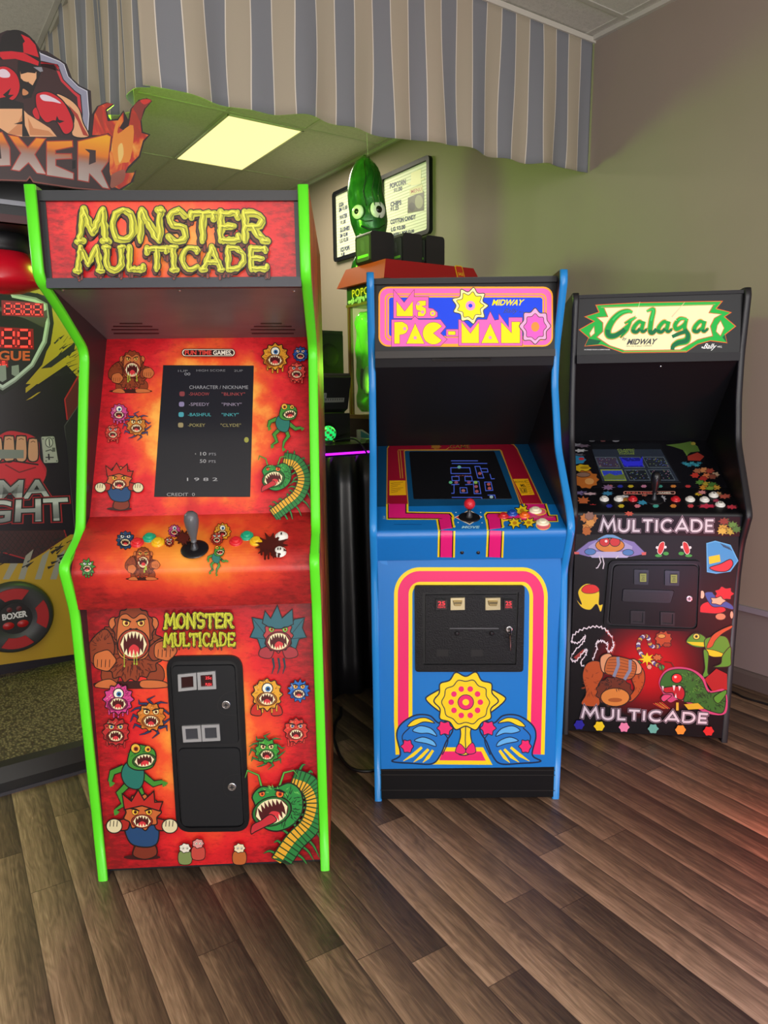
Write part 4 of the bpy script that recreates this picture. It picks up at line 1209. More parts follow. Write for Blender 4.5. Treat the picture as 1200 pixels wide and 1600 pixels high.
for m, w in ((YL, 91), (BK, 72), (PK, 60)):
    for xs in ((462, 472, 473, 470), (727, 734, 735, 729)):
        Q = [(xs[0]+(xs[1]-xs[0])*i/12, 515+59*i/12) for i in range(13)]+[(xs[2]+(xs[3]-xs[2])*i/20, 575+147*i/20) for i in range(21)]
        a.line(Q, [w*1.02]*len(Q), m)
a.text('START GAME', ((918, 505), (1044, 503), (1046, 512), (920, 514)), '#b08a3a', .0)
# yellow starbursts where the figures are printed
for (x, y, r) in ((876, 474, 34), (838, 540, 32), (912, 538, 32)): splat(a, x, y, r, r*.78, YEL, '#1a1208', 7, .28, int(x), 4); a.ell((x, y), r*.35, r*.28, '#c98a18')
a.ell((990, 552), 38, 24, '#f06a78', YEL, 4); a.ell((972, 480), 34, 18, '#f06a78', YEL, 4)
# arrow diamond round the joystick
a.poly([(514, 510), (594, 470), (664, 508), (596, 550)], '#f6ecd0'); a.poly([(522, 510), (594, 475), (656, 508), (596, 545)], '#17161a')
for p in ([(516, 510), (545, 498), (545, 522)], [(662, 508), (634, 496), (636, 520)]): a.poly(p, '#d8202c'); a.line(p, 3, '#f6ecd0', True)
for (x, y) in ((522, 484), (655, 484), (534, 538), (662, 540)): a.ell((x, y), 4, 3, '#bfe0f2', n=8)
a.text('MOVE', ((556, 557), (648, 557), (648, 569), (554, 569)), '#a8e0f0', .04, .15)
a.line([(190, 548), (340, 548)], 2, '#0b4f92')
a.text('1 OR 2', ((130, 502), (145, 502), (145, 520), (130, 520)), '#9fd4f4')
cpo = mb.build('control_panel', c2_)
for p in ((555, 696), (642, 696)):
    mb = MB(); bolt(mb, cpv2, 560+p[0]*.29167, 660+p[1]*.29167, .006, flat('#121216', .3), .005); mb.build('screw', cpo)
for p, c, rg in (((776, 506), '#c8242c', None), ((824, 492), '#1a4aa8', None), ((890, 502), '#ee6a1c', None), ((948, 476), '#f0e6c8', None), ((986, 540), '#f0e6c8', None)):
    button(c2_, cp2, 560, 660, .29167, p, c, .015 if c != '#f0e6c8' else .018)
joystick(c2_, cp2, 560+594*.29167, 660+510*.29167, 'ball', '#cc2030', flat('#131317', .35), .045)

# front panel
fp2 = S2([(.058, .842), (.036, .126)])
mb = MB(); fp2.slab(mb, -h2, h2, .015, BLUE)
a = Art(mb, fp2, 560, 870, .29167)
archp = [(248, 1058), (240, 880), (240, 220)]+[(240+(90*(1-math.cos(t))), 200-95*math.sin(t)) for t in [i*PI/2/10 for i in range(11)]]+[(880, 105)]+[(880+85*math.sin(t), 105+110*(1-math.cos(t))) for t in [i*PI/2/10 for i in range(1, 11)]]+[(962, 500), (948, 1058)]
a.line(archp, 98, YL); a.line(archp, 58, PNK)
a.poly([(388, 1112), (452, 1020), (668, 1020), (718, 1114)], YL); a.poly([(432, 1090), (452, 1042), (658, 1042), (682, 1092)], PNK)
# waves stand in for the two blue figures, a sunflower for the yellow one
NV = '#0c1c3c'
for s_, cx in ((1, 0), (-1, 1156)):
    X = lambda x, y: (cx+s_*x, y)
    a.shape([X(180, 1095), X(225, 1060), X(205, 960), X(225, 900), X(300, 850), X(380, 850), X(430, 890), X(490, 880), X(505, 930), X(470, 990), X(440, 1060), X(395, 1108), X(290, 1106)], '#1470c4', NV, 8)
    a.shape([X(262, 908), X(300, 872), X(360, 862), X(408, 890), X(350, 884), X(300, 905)], YEL, NV, 5)
    for (x0, y0, x1, y1) in ((340, 1020, 240, 1094), (375, 1030, 295, 1100), (400, 1036, 345, 1102)): a.line([X(x0, y0), X((x0+x1)/2, (y0+y1)/2+6), X(x1, y1)], [14, 18, 3], YEL)
    a.line([X(250, 1020), X(235, 960), X(275, 915)], 6, NV, smooth=True); a.line([X(450, 1060), X(480, 980), X(440, 930)], 6, NV, smooth=True)
    splat(a, *X(262, 1015), 30, 34, '#e8246c', NV, 6, .16, 4, 5); splat(a, *X(462, 918), 38, 36, '#e8246c', NV, 6, .16, 5, 5)
    a.shape([X(290, 930), X(330, 905), X(390, 920), X(420, 960), X(375, 945), X(330, 945)], '#5fb0ea', NV, 5); a.shape([X(300, 985), X(345, 965), X(400, 985), X(415, 1015), X(365, 1000)], '#5fb0ea', NV, 5)
rr = random.Random(2)
a.shape([(540, 860), (620, 860), (600, 940), (612, 1030), (575, 1062), (530, 1045), (548, 950)], YEL, NV, 6); a.line([(575, 900), (572, 980), (576, 1040)], 5, NV); a.shape([(520, 1045), (540, 1000), (575, 1035), (560, 1056)], PNK, NV, 4); a.shape([(628, 1045), (612, 995), (575, 1035), (590, 1056)], PNK, NV, 4)
for s_ in (-1, 1):
    a.shape([(575+70*s_, 690), (575+195*s_, 740), (575+205*s_, 775), (575+110*s_, 845), (575+90*s_, 800)], YEL, NV, 7)
    a.shape([(575+100*s_, 730), (575+165*s_, 755), (575+110*s_, 800)], '#1470c4', NV, 4)
a.shape(fur(575, 772, 158, 148, 10, .09, rr), YEL, NV, 7); a.shape(fur(575, 778, 124, 116, 10, .06, rr), '#f0cf16', NV, 5)
for t in range(10): a.ell((575+78*math.cos(t*PI/5), 778+74*math.sin(t*PI/5)), 15, 15, '#e8246c')
a.ell((575, 778), 42, 40, '#e8246c', NV, 4); a.ell((575, 778), 18, 17, YEL)
a.poly([(104, 10), (150, 10), (158, 44), (124, 36)], '#2a86d4')
mb.build('front_panel', c2_)
# coin door
mb = MB(); a = Art(mb, fp2, 560, 870, .29167)
HAM = NT('hammered_black'); HAM.color(rgb('#0f0f12')); HAM.rough(.4); HAM.b.inputs['Specular IOR Level'].default_value = .3; HAM.bump(HAM.noise(HAM.coord(), 260, 2, .6), .5, .003); HAM = HAM.m
a.ringplate(rquad((300, 150), (888, 150), (880, 610), (304, 610), 18, 6), rquad((342, 188), (856, 186), (842, 572), (346, 572), 4, 6), -.004, .010, HAM)
a.plate(rquad((342, 188), (856, 186), (842, 572), (346, 572), 4, 6), -.005, .0008, flat('#0a0a0c', .5))
cd2 = mb.build('coin_door', c2_)
mb = MB(); a = Art(mb, fp2, 560, 870, .29167)
a.plate([(358, 200), (848, 198), (836, 566), (358, 566)], 0, .006, HAM, None, 2); a.z = .0064
a.line([(488, 380), (750, 380)], 5, '#57585c'); a.line([(488, 384), (750, 384)], 3, '#0c0c0e'); a.line([(490, 290), (490, 376)], 2, '#0c0c0e')
a.rect(418, 492, 482, 530, '#040405'); a.rect(602, 492, 664, 530, '#040405')
d2 = mb.build('door', cd2)
Q2 = lambda x, y: (560+x*.29167, 870+y*.29167)
for (x, y) in ((527, 406), (712, 406)):
    mb = MB(); bolt(mb, fp2, *Q2(x, y), .0085, flat('#2c2c30', .25, .6), .012); mb.build('bolt', d2)
lock(d2, fp2, Q2(806, 385), .011, key=True)
BRASS = flat('#d3c6a0', .3, .85)
for x0, x1 in ((490, 570), (676, 760)):
    mb = MB(); a = Art(mb, fp2, 560, 870, .29167)
    a.plate([(x0, 214), (x1, 212), (x1, 280), (x0, 282)], .004, .011, BRASS, None, 3)
    a.plate(rquad((x0+12, 226), (x1-12, 226), (x1-20, 258), (x0+20, 258), 8), .009, .018, flat('#a8966a', .28, .9), None, 4); a.z = .0185
    a.line([(x0+20, 238), (x1-20, 238)], 4, '#1c170e')
    mb.build('coin_slot', d2)
for x0, x1 in ((414, 474), (774, 828)):
    mb = MB(); a = Art(mb, fp2, 560, 870, .29167)
    a.plate(rquad((x0, 222), (x1, 221), (x1, 276), (x0, 278), 5), .004, .013, flat('#151317', .25)); a.z = .0135
    a.rect(x0+5, 227, x1-5, 272, '#2a0a10')
    LR = flat('#f0303a', .4, emit=.5)
    a.text('25', ((x0+12, 232), (x1-12, 232), (x1-12, 253), (x0+12, 253)), LR, .02); a.text('CENTS', ((x0+10, 258), (x1-10, 258), (x1-10, 267), (x0+10, 267)), LR)
    mb.build('coin_reject_button', d2)
# kick board
kb2 = S2([(.034, .126), (.030, .014)])
mb = MB(); kb2.slab(mb, -h2, h2, .02, flat('#0d0d0f', .55, spec=.2))
a = Art(mb, kb2, 560, 870, .29167)
for y in (1142, 1168, 1250): a.line([(118, y), (1054, y+2)], 3, '#232220')
mb.build('kick_board', c2_)

# ================================================================== black cabinet
X3, Y3, W3YAW, W3 = 1.0126, 2.6567, -.144, .6246
T3 = .022; H3 = 1.716
c3 = thing('arcade_cabinet', 'black arcade cabinet with colourful cartoon artwork and a green-lettered lit marquee', 'arcade cabinet', (X3, Y3, 0), W3YAW, 'upright arcade cabinets')
BT = flat('#1d1c21', .4); BI = flat('#100f13', .5, spec=.3)
prof3 = [(.008, 0), (.03, .673), (.052, .798), (.106, .905), (.099, .93), (-.058, 1.162), (-.085, 1.32), (-.085, 1.48), (-.055, 1.69), (-.066, 1.716)]
sides(c3, W3, T3, prof3, .62, BI, BI, BT)
h3 = W3/2-T3
carcass(c3, W3, T3, .62, 1.706, .11, SATIN)
def S3(prof): return Surf(X3, Y3, W3YAW, prof)
mq3 = S3([(-.078, 1.698), (-.080, 1.487)])
mb = MB(); B3 = flat('#1c1b20', .5, spec=.3)
mb.box(-h3, h3, .07, .13, 1.696, 1.708, B3); mb.box(-h3, h3, .08, .38, 1.694, 1.706, B3); mb.box(-h3, h3, .068, .10, 1.458, 1.488, B3)
mb.build('marquee_frame', c3)
mb = MB(); mq3.slab(mb, -h3, h3, .012, flat('#0c0b0f', .35, spec=.25))
a = Art(mb, mq3, 870, 430, .275)
def G_(h): return flat(h, .5, emit=.30, spec=.2)
GO = [(222, 170), (470, 156), (940, 148), (905, 190), (990, 212), (952, 236), (1016, 290), (955, 338), (966, 384), (872, 372), (800, 392), (735, 436), (375, 440), (320, 420), (255, 396), (160, 402), (182, 356), (128, 310), (212, 262), (160, 236), (240, 210)]
a.poly(GO, G_('#1fae42')); a.line(GO, 5, G_('#d0622a'), True)
cr_in = [(268, 184), (890, 168), (864, 214), (935, 222), (895, 244), (872, 290), (885, 345), (800, 366), (700, 424), (385, 428), (300, 400), (228, 352), (262, 320), (262, 270), (228, 240), (290, 236)]
a.poly(cr_in, G_('#efe8b4')); a.line(cr_in, 4, G_('#c8502a'), True)
for p in ([(212, 290), (186, 330), (192, 350), (215, 330)], [(930, 258), (950, 300), (930, 345), (905, 320), (912, 285)]): a.poly(p, G_('#efe8b4')); a.line(p, 3, G_('#c8502a'), True)
a.line([(250, 182), (900, 166)], 6, G_('#7fae50')); a.line([(380, 432), (735, 428)], 5, G_('#8fae50'))
a.poly([(180, 360), (252, 372), (235, 392), (160, 402)], G_('#0f5a38')); a.poly([(955, 338), (966, 384), (940, 352)], G_('#0f5a38'))
# script title
RD3, GRN, GDK, GLT = G_('#a83a22'), G_('#18a040'), G_('#0f6a3e'), G_('#35c25a')
SC = []
SC.append(([(430, 212), (404, 204), (362, 216), (318, 256), (290, 310), (296, 342), (330, 344), (372, 318), (404, 284)], [8, 22, 28, 32, 36, 36, 30, 24, 12]))
SC.append(([(384, 274), (420, 256), (452, 236)], [6, 18, 6])); SC.append(([(424, 250), (396, 310), (360, 356)], [12, 22, 5]))
def la(x, y, s=1.):
    SC.append(([(x+52*s, y-8*s), (x+30*s, y-28*s), (x+2*s, y-2*s), (x-6*s, y+24*s), (x+14*s, y+30*s), (x+38*s, y+6*s)], [10*s, 20*s, 22*s, 24*s, 20*s, 10*s]))
    SC.append(([(x+54*s, y-30*s), (x+42*s, y+18*s), (x+54*s, y+28*s), (x+76*s, y+10*s)], [20*s, 22*s, 18*s, 5]))
la(440, 292); SC.append(([(510, 206), (548, 196), (536, 260), (530, 318), (545, 328), (566, 306)], [6, 22, 26, 26, 22, 5])); la(582, 292)
SC.append(([(738, 250), (700, 248), (672, 282), (680, 306), (712, 290), (734, 262)], [10, 20, 22, 24, 18, 10]))
SC.append(([(738, 246), (726, 300), (745, 340), (735, 372), (690, 384), (662, 402), (656, 424)], [16, 22, 28, 38, 34, 24, 6])); SC.append(([(655, 350), (700, 330), (740, 318)], [5, 20, 24]))
la(786, 290)
for add, col in ((8, RD3), (5, G_('#e8b04a')), (0, GRN)):
    for L, w in SC: a.line([(p.x, p.y) for p in catmull(L, False, 6)], [q+add for q in w], col, smooth=False)
for L, w in SC:
    Q = [p for p in c2(L, False, 6) if p[1] > 305]
    if len(Q) > 2: a.line(Q, [max(4, w[min(len(w)-1, 2)]*.8)]*len(Q), GDK)
    Q = [p for p in c2(L, False, 6) if p[1] < 262]
    if len(Q) > 2: a.line(Q, [max(3, w[1]*.45)]*len(Q), GLT)
for t in range(8):
    r = 44 if t % 2 else 26; a.line([(652, 238), (652+r*math.cos(t*PI/4), 238+r*.7*math.sin(t*PI/4))], [9, 1], G_('#f7ecb8'))
a.line([(652, 238), (728, 152)], [9, 1], G_('#e8c8a0')); a.line([(448, 240), (472, 150)], [4, 1], G_('#efe8c8'))
a.text('by', ((374, 352), (398, 352), (396, 374), (370, 374)), flat('#1a2218', .4), .01, .3)
a.text('MIDWAY', ((402, 364), (570, 362), (564, 392), (398, 394)), flat('#12120f', .4), .035, .3)
a.text('MFG. CO. A BALLY COMPANY', ((395, 400), (542, 398), (542, 405), (395, 407)), flat('#2a2a20', .4))
WT = flat('#e8e8e4', .4, emit=.4)
a.text('Bally', ((836, 388), (908, 390), (902, 428), (828, 426)), WT, .01, .45); a.text('MFG.', ((912, 402), (940, 402), (938, 412), (912, 412)), WT); a.ell((826, 410), 4, 5, WT)
a.text('LICENSED FROM A GAME MAKER', ((156, 420), (302, 420), (302, 426), (156, 426)), WT)
mb.build('marquee', c3)
mb = MB(); cav3 = S3([(-.085, 1.465), (-.416, 1.144)]); cav3.slab(mb, -h3, h3, .01, flat('#121216', .5, spec=.3)); a = Art(mb, cav3, 870, 430, .275)
hd = mb.build('hood', c3)
mb = MB(); bolt(mb, cav3, 870+590*.275, 430+519*.275, .004, CHROME); mb.build('screw', hd)
# bezel
bz3 = S3([(-.416, 1.144), (-.10, .982)])
mb = MB(); bz3.slab(mb, -h3, h3, .01, flat('#121116', .22, coat=.2))
a = Art(mb, bz3, 870, 670, .275)
a.poly([(620, 92), (700, 84), (760, 72), (800, 100), (812, 128), (760, 134), (738, 152), (715, 120), (660, 102)], '#5a7a34'); a.ell((775, 84), 14, 9, '#b0a040'); a.line([(730, 125), (740, 152)], 8, '#6a8a3a')
a.poly([(742, 156), (800, 134), (838, 158), (815, 182), (745, 180)], '#a8382c')
for i in range(7): splat(a, 725+i*14, 195+(i % 3)*7, 16, 7, ('#2f7f98', '#3fa0b0')[i % 2], None, 6, .3, i)
for i, (x, y, c) in enumerate(((800, 240, '#b06a4a'), (835, 235, '#d8905a'), (870, 240, '#b04a3a'), (900, 262, '#c8a88a'), (785, 265, '#c8382c'), (850, 268, '#d87a4a'), (885, 272, '#8a4a3a'), (830, 285, '#a82e2a'))): splat(a, x, y, 24, 15, c, '#1a1010', 6, .2, i, 2)
for i, (x, y, c) in enumerate(((815, 305, '#5a8a3a'), (850, 315, '#b09a34'), (885, 318, '#4a7a34'), (905, 335, '#c89a3a'), (835, 335, '#c8842a'), (870, 340, '#7a9a3a'))): splat(a, x, y, 26, 14, c, '#1a1010', 7, .25, i, 2)
for i, (x, y, c) in enumerate(((110, 92, '#8a8a92'), (150, 98, '#6a5a6a'), (130, 125, '#c8c8cc'), (120, 150, '#5a5a66'))): splat(a, x, y, 36, 8, c, None, 7, .3, i)
splat(a, 120, 178, 46, 24, '#2f8ab8', OUT, 7, .1, 3); a.ell((140, 172), 16, 8, '#c8323a')
splat(a, 145, 225, 48, 22, '#d8b41c', OUT, 7, .1, 3); a.ell((158, 222), 26, 8, '#a88410')
splat(a, 165, 290, 72, 50, '#bc6a28', OUT, 10, .1, 3); a.ell((150, 262), 40, 14, '#8a6a5a', OUT, 3); a.ell((185, 300), 26, 18, '#d89a58')
for i, c in enumerate(('#c86a5a', '#2c34a0', '#c8b02a', '#d088a8', '#48a090', '#d0803a', '#c0383a')): splat(a, (300, 360, 420, 494, 585, 662, 745)[i], 328, 16, 8, c, None, 6, .12, i)
splat(a, 292, 335, 30, 14, '#8a6a90', None, 8, .3, 2); a.ell((335, 68), 20, 8, '#8f8f96'); a.ell((200, 70), 16, 5, '#6a6a70'); a.ell((262, 70), 14, 5, '#7a4a4a')
mb.build('monitor_bezel', c3)
mb = MB(); a = Art(mb, bz3, 870, 670, .275)
a.plate([(196, 88), (582, 84), (704, 304), (258, 304)], -.001, .0012, flat('#191b20', .18)); a.z = .0016
a.poly([(200, 118), (590, 118), (694, 300), (258, 300)], flat('#2c3340', .3, emit=.12))
def tilequad(c, r):
    x = [(218+c*135+r*32), (218+c*135+r*32)+118]; y = 164+r*74
    s_ = 24; return [(x[0], y), (x[1], y), (x[1]+s_+c*4, y+58), (x[0]+s_+c*4, y+58)]
for r in range(2):
    for c in range(3):
        Q = tilequad(c, r); a.poly(Q, flat(('#3a3042', '#1c1c7a', '#22262e', '#2a3aa0', '#1a1e24', '#161a22')[r*3+c], .3, emit=.3))
        a.line(Q, 4 if not (r == 1 and c == 0) else 6, flat('#525c64' if not (r == 1 and c == 0) else '#8a9a3a', .4, emit=.2), True)
        rnd = random.Random(r*7+c)
        for _ in range(26):
            u, w = rnd.random(), rnd.random()*.9; p = Vector(Q[0]).lerp(Vector(Q[1]), u).lerp(Vector(Q[3]).lerp(Vector(Q[2]), u), w)
            a.ell((p.x, p.y), 4, 2.5, flat(rnd.choice(['#7a5a6a', '#5a6a78', '#4a5a9a', '#6a7a4a'] if (r*3+c) not in (1, 3) else ['#2c3cc0', '#3a4ad0']), .4, emit=.2), n=6)
a.poly([(262, 275), (300, 258), (330, 270), (380, 262), (388, 292), (268, 294)], flat('#5a6a34', .4, emit=.2)); a.poly([(362, 172), (400, 190), (470, 188), (486, 160), (488, 214), (384, 216)], flat('#2a2ac0', .4, emit=.3))
for s_, q in (('CLASSIC', ((342, 120), (440, 119), (441, 128), (344, 129))), ('GAMES TO', ((348, 132), (438, 131), (440, 139), (350, 140))), ('CHOOSE', ((352, 143), (440, 142), (442, 150), (354, 151)))): a.text(s_, q, flat('#8aa040', .4, emit=.3))
mb.build('screen', c3)
# control panel
cpp3 = fillet([(-.10, .982), (.066, .914), (.070, .905), (.056, .827)], .006, 3)
cp3 = S3([(-.10, .982), (.068, .912)]); cpf3 = S3([(.070, .906), (.056, .827)]); cpa3 = S3(cpp3)
mb = MB(); cpa3.slab(mb, -h3, h3, .012, flat('#0d0c10', .38, spec=.3))
a = Art(mb, cp3, 870, 670, .275, base=.0006)
rnd = random.Random(5)
for i, (x, y, rx, ry, c) in enumerate(((140, 365, 38, 12, '#7a6a9a'), (190, 370, 44, 8, '#c8a8b0'), (290, 368, 34, 12, '#3f8ab0'), (150, 410, 34, 22, '#c86a3a'), (135, 440, 30, 10, '#b84a34'), (205, 438, 22, 10, '#c8383a'), (375, 400, 40, 16, '#9a6a2a'), (380, 385, 34, 8, '#c8c8c8'), (490, 420, 32, 14, '#3a94b8'), (600, 400, 20, 20, '#a8a8b0'), (500, 380, 22, 5, '#c86a5a'), (805, 372, 24, 10, '#d8b02a'), (825, 362, 26, 12, '#d88a8a'), (915, 372, 24, 14, '#c8a070'), (955, 385, 36, 14, '#c05a4a'), (850, 440, 50, 12, '#c8284a'), (995, 446, 34, 12, '#c83a4a'), (905, 410, 20, 10, '#b03a5a'))):
    splat(a, x, y, rx, ry, c, '#0c0a10', 8, .28, i, 2)
for i, c in enumerate(('#2c34a0', '#d8c02a', '#e0808c', '#48a898', '#e08a3a', '#d0404a')): splat(a, (298, 366, 458, 562, 662, 760)[i], 440, 17, 10, c, None, 6, .12, i)
a.rect(378, 356, 674, 374, '#d89a8a', 8); a.rect(384, 359, 668, 371, '#2a1010', 6)
a.text('FUN TIME', ((398, 361), (540, 361), (540, 370), (398, 370)), '#e8685c', .03); a.text('GAMES.', ((578, 361), (650, 361), (650, 370), (578, 370)), '#f4ead8', .03)
a = Art(mb, cpf3, 870, 790, .275, base=.0006)
GEO = {'M': (1.22, [[(.02, 0), (.22, 1), (.61, .28), (1.0, 1), (1.2, 0)]]), 'U': (.95, [[(.08, 1), (.08, .36)]+arc(.46, .36, .38, .36, 180, 360, 10)+[(.84, 1)]]),
       'L': (.62, [[(.08, 1), (.08, .04), (.6, .04)]]), 'T': (.78, [[(.0, .95), (.78, .95)], [(.39, .95), (.39, 0)]]), 'I': (.26, [[(.12, 1), (.12, 0)]]),
       'C': (1.0, [arc(.54, .5, .46, .48, 48, 312, 20)]), 'A': (1.0, [[(.0, 0), (.5, 1), (1.0, 0)], [(.2, .26), (.8, .26)]]), 'D': (.96, [[(.08, .03), (.08, .97), (.34, .97)]+arc(.42, .5, .46, .47, 80, -80, 12)+[(.34, .03), (.08, .03)]]),
       'E': (.68, [[(.66, .96), (.08, .96), (.08, .04), (.66, .04)], [(.08, .5), (.58, .5)]])}
def steel_title(q, w=13):
    tl, tr, br, bl = [Vector(p) for p in q]; word = 'MULTICADE'; gap = .2
    tot = sum(GEO[c][0] for c in word)+gap*(len(word)-1); x = 0; L = []
    for c in word:
        for st in GEO[c][1]:
            Q = []
            for (px, py) in st:
                A = (x+px)/tot; B = .06+.88*py; p = (bl*(1-A)+br*A)*(1-B)+(tl*(1-A)+tr*A)*B; Q.append((p.x, p.y))
            L.append(Q)
        x += GEO[c][0]+gap
    def ext(Q, e):
        a_, b_ = Vector(Q[0]), Vector(Q[1]); y_, z_ = Vector(Q[-1]), Vector(Q[-2])
        return [tuple(a_+(a_-b_).normalized()*e)]+list(Q[1:-1])+[tuple(y_+(y_-z_).normalized()*e)]
    for add, e, col in ((13, 6.5, '#a58f9e'), (8, 4, '#17121a'), (0, 0, '#dcd7de')):
        for Q in L: a.line(ext(Q, e) if e else Q, w+add, col)
steel_title(((250, 74), (892, 76), (890, 152), (246, 150)))
a.poly([(246, 146), (266, 60), (285, 146)], '#d9d4dc') if False else None
for (x, y, c) in ((160, 70, '#c07a38'), (205, 72, '#c07a38'), (172, 120, '#cc8a3c'), (190, 95, '#d89a4a'), (170, 145, '#b86a2c'), (185, 58, '#8a6a5a')): splat(a, x, y, 26, 24, c, OUT, 7, .15, int(x+y), 2)
for (x, y, c) in ((955, 90, '#3f7a34'), (1000, 110, '#58903a'), (945, 125, '#c8a03a'), (985, 145, '#b8a83a'), (1020, 135, '#3f7a34'), (950, 88, '#8a3a2a'), (940, 145, '#d8b84a')): splat(a, x, y, 28, 20, c, OUT, 8, .25, int(x+y), 2)
splat(a, 410, 45, 22, 12, '#b84a2c', None, 7, .3, 4)
mb.build('control_panel', c3)
for p, c in (((269, 402), '#ece8e0'), ((350, 402), '#ece8e0'), ((431, 402), '#d0222c'), ((675, 404), '#d0222c'), ((757, 404), '#ece8e0'), ((839, 406), '#ece8e0'), ((890, 380), '#ece8e0'), ((928, 434), '#ece8e0')):
    button(c3, cp3, 870, 670, .275, p, c, .0155, mark=[(0, .12, .3)] if p[0] == 890 else ([(-.2, .1, .28), (.2, .1, .28)] if p[0] == 928 else None))
joystick(c3, cp3, 870+552*.275, 670+404*.275, 'bat', '#17171a', flat('#131317', .3), .088)
# front panel
fp3 = S3([(.050, .83), (.005, .018)])
k = NT('black_red_front')
v = k.coord(); sx = k.n('ShaderNodeSeparateXYZ'); k.l(v, sx.inputs[0])
dx = k.math('DIVIDE', k.math('SUBTRACT', sx.outputs[0], .0), .22); dz = k.math('DIVIDE', k.math('SUBTRACT', sx.outputs[2], .30), .22)
d = k.math('SQRT', k.math('ADD', k.math('MULTIPLY', dx, dx), k.math('MULTIPLY', dz, dz)))
k.color(k.ramp(d, [(0, '#c8161c'), (.35, '#b81219'), (.7, '#6a0c12'), (1., '#0c090c')])); k.rough(.42); k.b.inputs['Specular IOR Level'].default_value = .3
mb = MB(); fp3.slab(mb, -h3, h3, .015, k.m)
a = Art(mb, fp3, 870, 790, .275)
# winged insect ship
a.poly([(98, 268), (180, 205), (300, 170), (440, 205), (508, 272), (420, 290), (180, 290)], '#8478b8'); a.line([(98, 268), (180, 205), (300, 170), (440, 205), (508, 272)], 4, '#20183a')
a.poly([(180, 232), (230, 200), (240, 250), (185, 262)], '#a8a0d0'); a.poly([(430, 232), (370, 200), (365, 250), (425, 262)], '#a8a0d0')
a.ell((302, 226), 82, 40, '#d8842a', OUT, 4); a.ell((272, 206), 30, 26, '#d02a2c', OUT, 4); a.ell((330, 206), 30, 26, '#d02a2c', OUT, 4); a.ell((280, 202), 8, 8, '#f0e0e0')
a.shape([(225, 195), (300, 160), (378, 195), (300, 182)], '#6aa0d0', OUT, 3); a.poly([(165, 262), (440, 262), (400, 296), (200, 296)], '#b8b4dc'); a.ell((190, 262), 32, 18, '#4a80c0', OUT, 3); a.ell((405, 266), 32, 18, '#4a80c0', OUT, 3)
a.poly([(98, 262), (128, 264), (126, 276), (100, 276)], '#d8605a'); a.poly([(508, 264), (480, 266), (484, 282), (506, 280)], '#d8605a')
for L in ([(240, 285), (250, 320), (232, 352), (222, 356)], [(258, 285), (268, 330), (262, 360)], [(350, 285), (335, 300)]): a.line(L, 6, '#d8d4dc')
# red capsules
for s_, cx in ((1, 594), (-1, 733)):
    a.shape([(cx-22*s_, 260), (cx-8*s_, 215), (cx+16*s_, 208), (cx+14*s_, 245), (cx-4*s_, 276)], '#d82a28', '#f0e8e0', 3); a.ell((cx-16*s_, 284), 20, 8, '#3aa03a'); a.ell((cx+26*s_, 272), 16, 10, '#3aa03a')
    a.ell((cx-24*s_, 238), 8, 8, '#e8e8e8'); a.ell((cx+22*s_, 236), 8, 8, '#e8e8e8')
# blue drop
a.shape([(852, 215), (900, 202), (985, 225), (1028, 312), (985, 372), (905, 384), (855, 375)], '#3f9ad8', '#5fb4ea', 6, smooth=False)
a.poly([(862, 290), (925, 278), (930, 318), (866, 332)], '#f0d01a'); a.shape([(868, 352), (930, 330), (985, 305), (1000, 335), (965, 372), (905, 372)], '#e0303c', OUT, 5)
for i in range(6): a.line([(930+i*9, 214+i*4), (950+i*9, 236+i*4)], 3, OUT)
# yellow swoosh
a.shape([(108, 528), (140, 560), (120, 490), (160, 445), (215, 452), (242, 490), (240, 560), (262, 560), (248, 604), (225, 560), (190, 592), (140, 578)], '#f0d41e', OUT, 4); a.shape([(140, 480), (165, 452), (215, 450), (242, 478), (215, 496), (165, 498)], '#e02a24', OUT, 3)
# red and blue tumbling shapes
a.shape([(808, 600), (830, 555), (900, 545), (960, 590), (920, 612), (850, 610)], '#d8222c', OUT, 4); a.shape([(840, 500), (880, 490), (900, 510), (990, 560), (1000, 590), (940, 575), (880, 570)], '#2058a8', OUT, 4); splat(a, 950, 500, 52, 36, '#d8222c', OUT, 7, .15, 3, 4); splat(a, 915, 540, 40, 22, '#e8bc98', OUT, 5, .2, 4, 4)
a.ell((930, 630), 30, 20, '#d08a64', OUT, 4); a.ell((825, 505), 14, 24, '#e8c8ac', OUT, 3); a.ell((993, 620), 10, 22, '#e0b090', OUT, 3)
# white scribbled outline
zz = []
rr = random.Random(6)
base = c2([(80, 770), (110, 720), (180, 692), (250, 690), (300, 730), (322, 780), (310, 820), (285, 825), (290, 790), (262, 770), (228, 775), (225, 820), (200, 890)], False, 6)
for i, p in enumerate(base): zz.append((p[0]+rr.uniform(-5, 5), p[1]+(5 if i % 2 else -5)))
a.line([(p[0]+4, p[1]+6) for p in zz[20:50]], 10, '#a02a24'); a.line(zz, 6, '#ece8ec')
base = c2([(80, 772), (120, 778), (160, 740), (150, 775), (100, 830), (80, 870), (110, 882), (150, 830), (170, 820), (165, 850), (135, 890), (158, 918)], False, 6)
a.poly([(95, 862), (150, 815), (160, 830), (115, 875)], '#a03a30'); a.line([(p[0]+rr.uniform(-4, 4), p[1]+(4 if i % 2 else -4)) for i, p in enumerate(base)], 6, '#ece8ec')
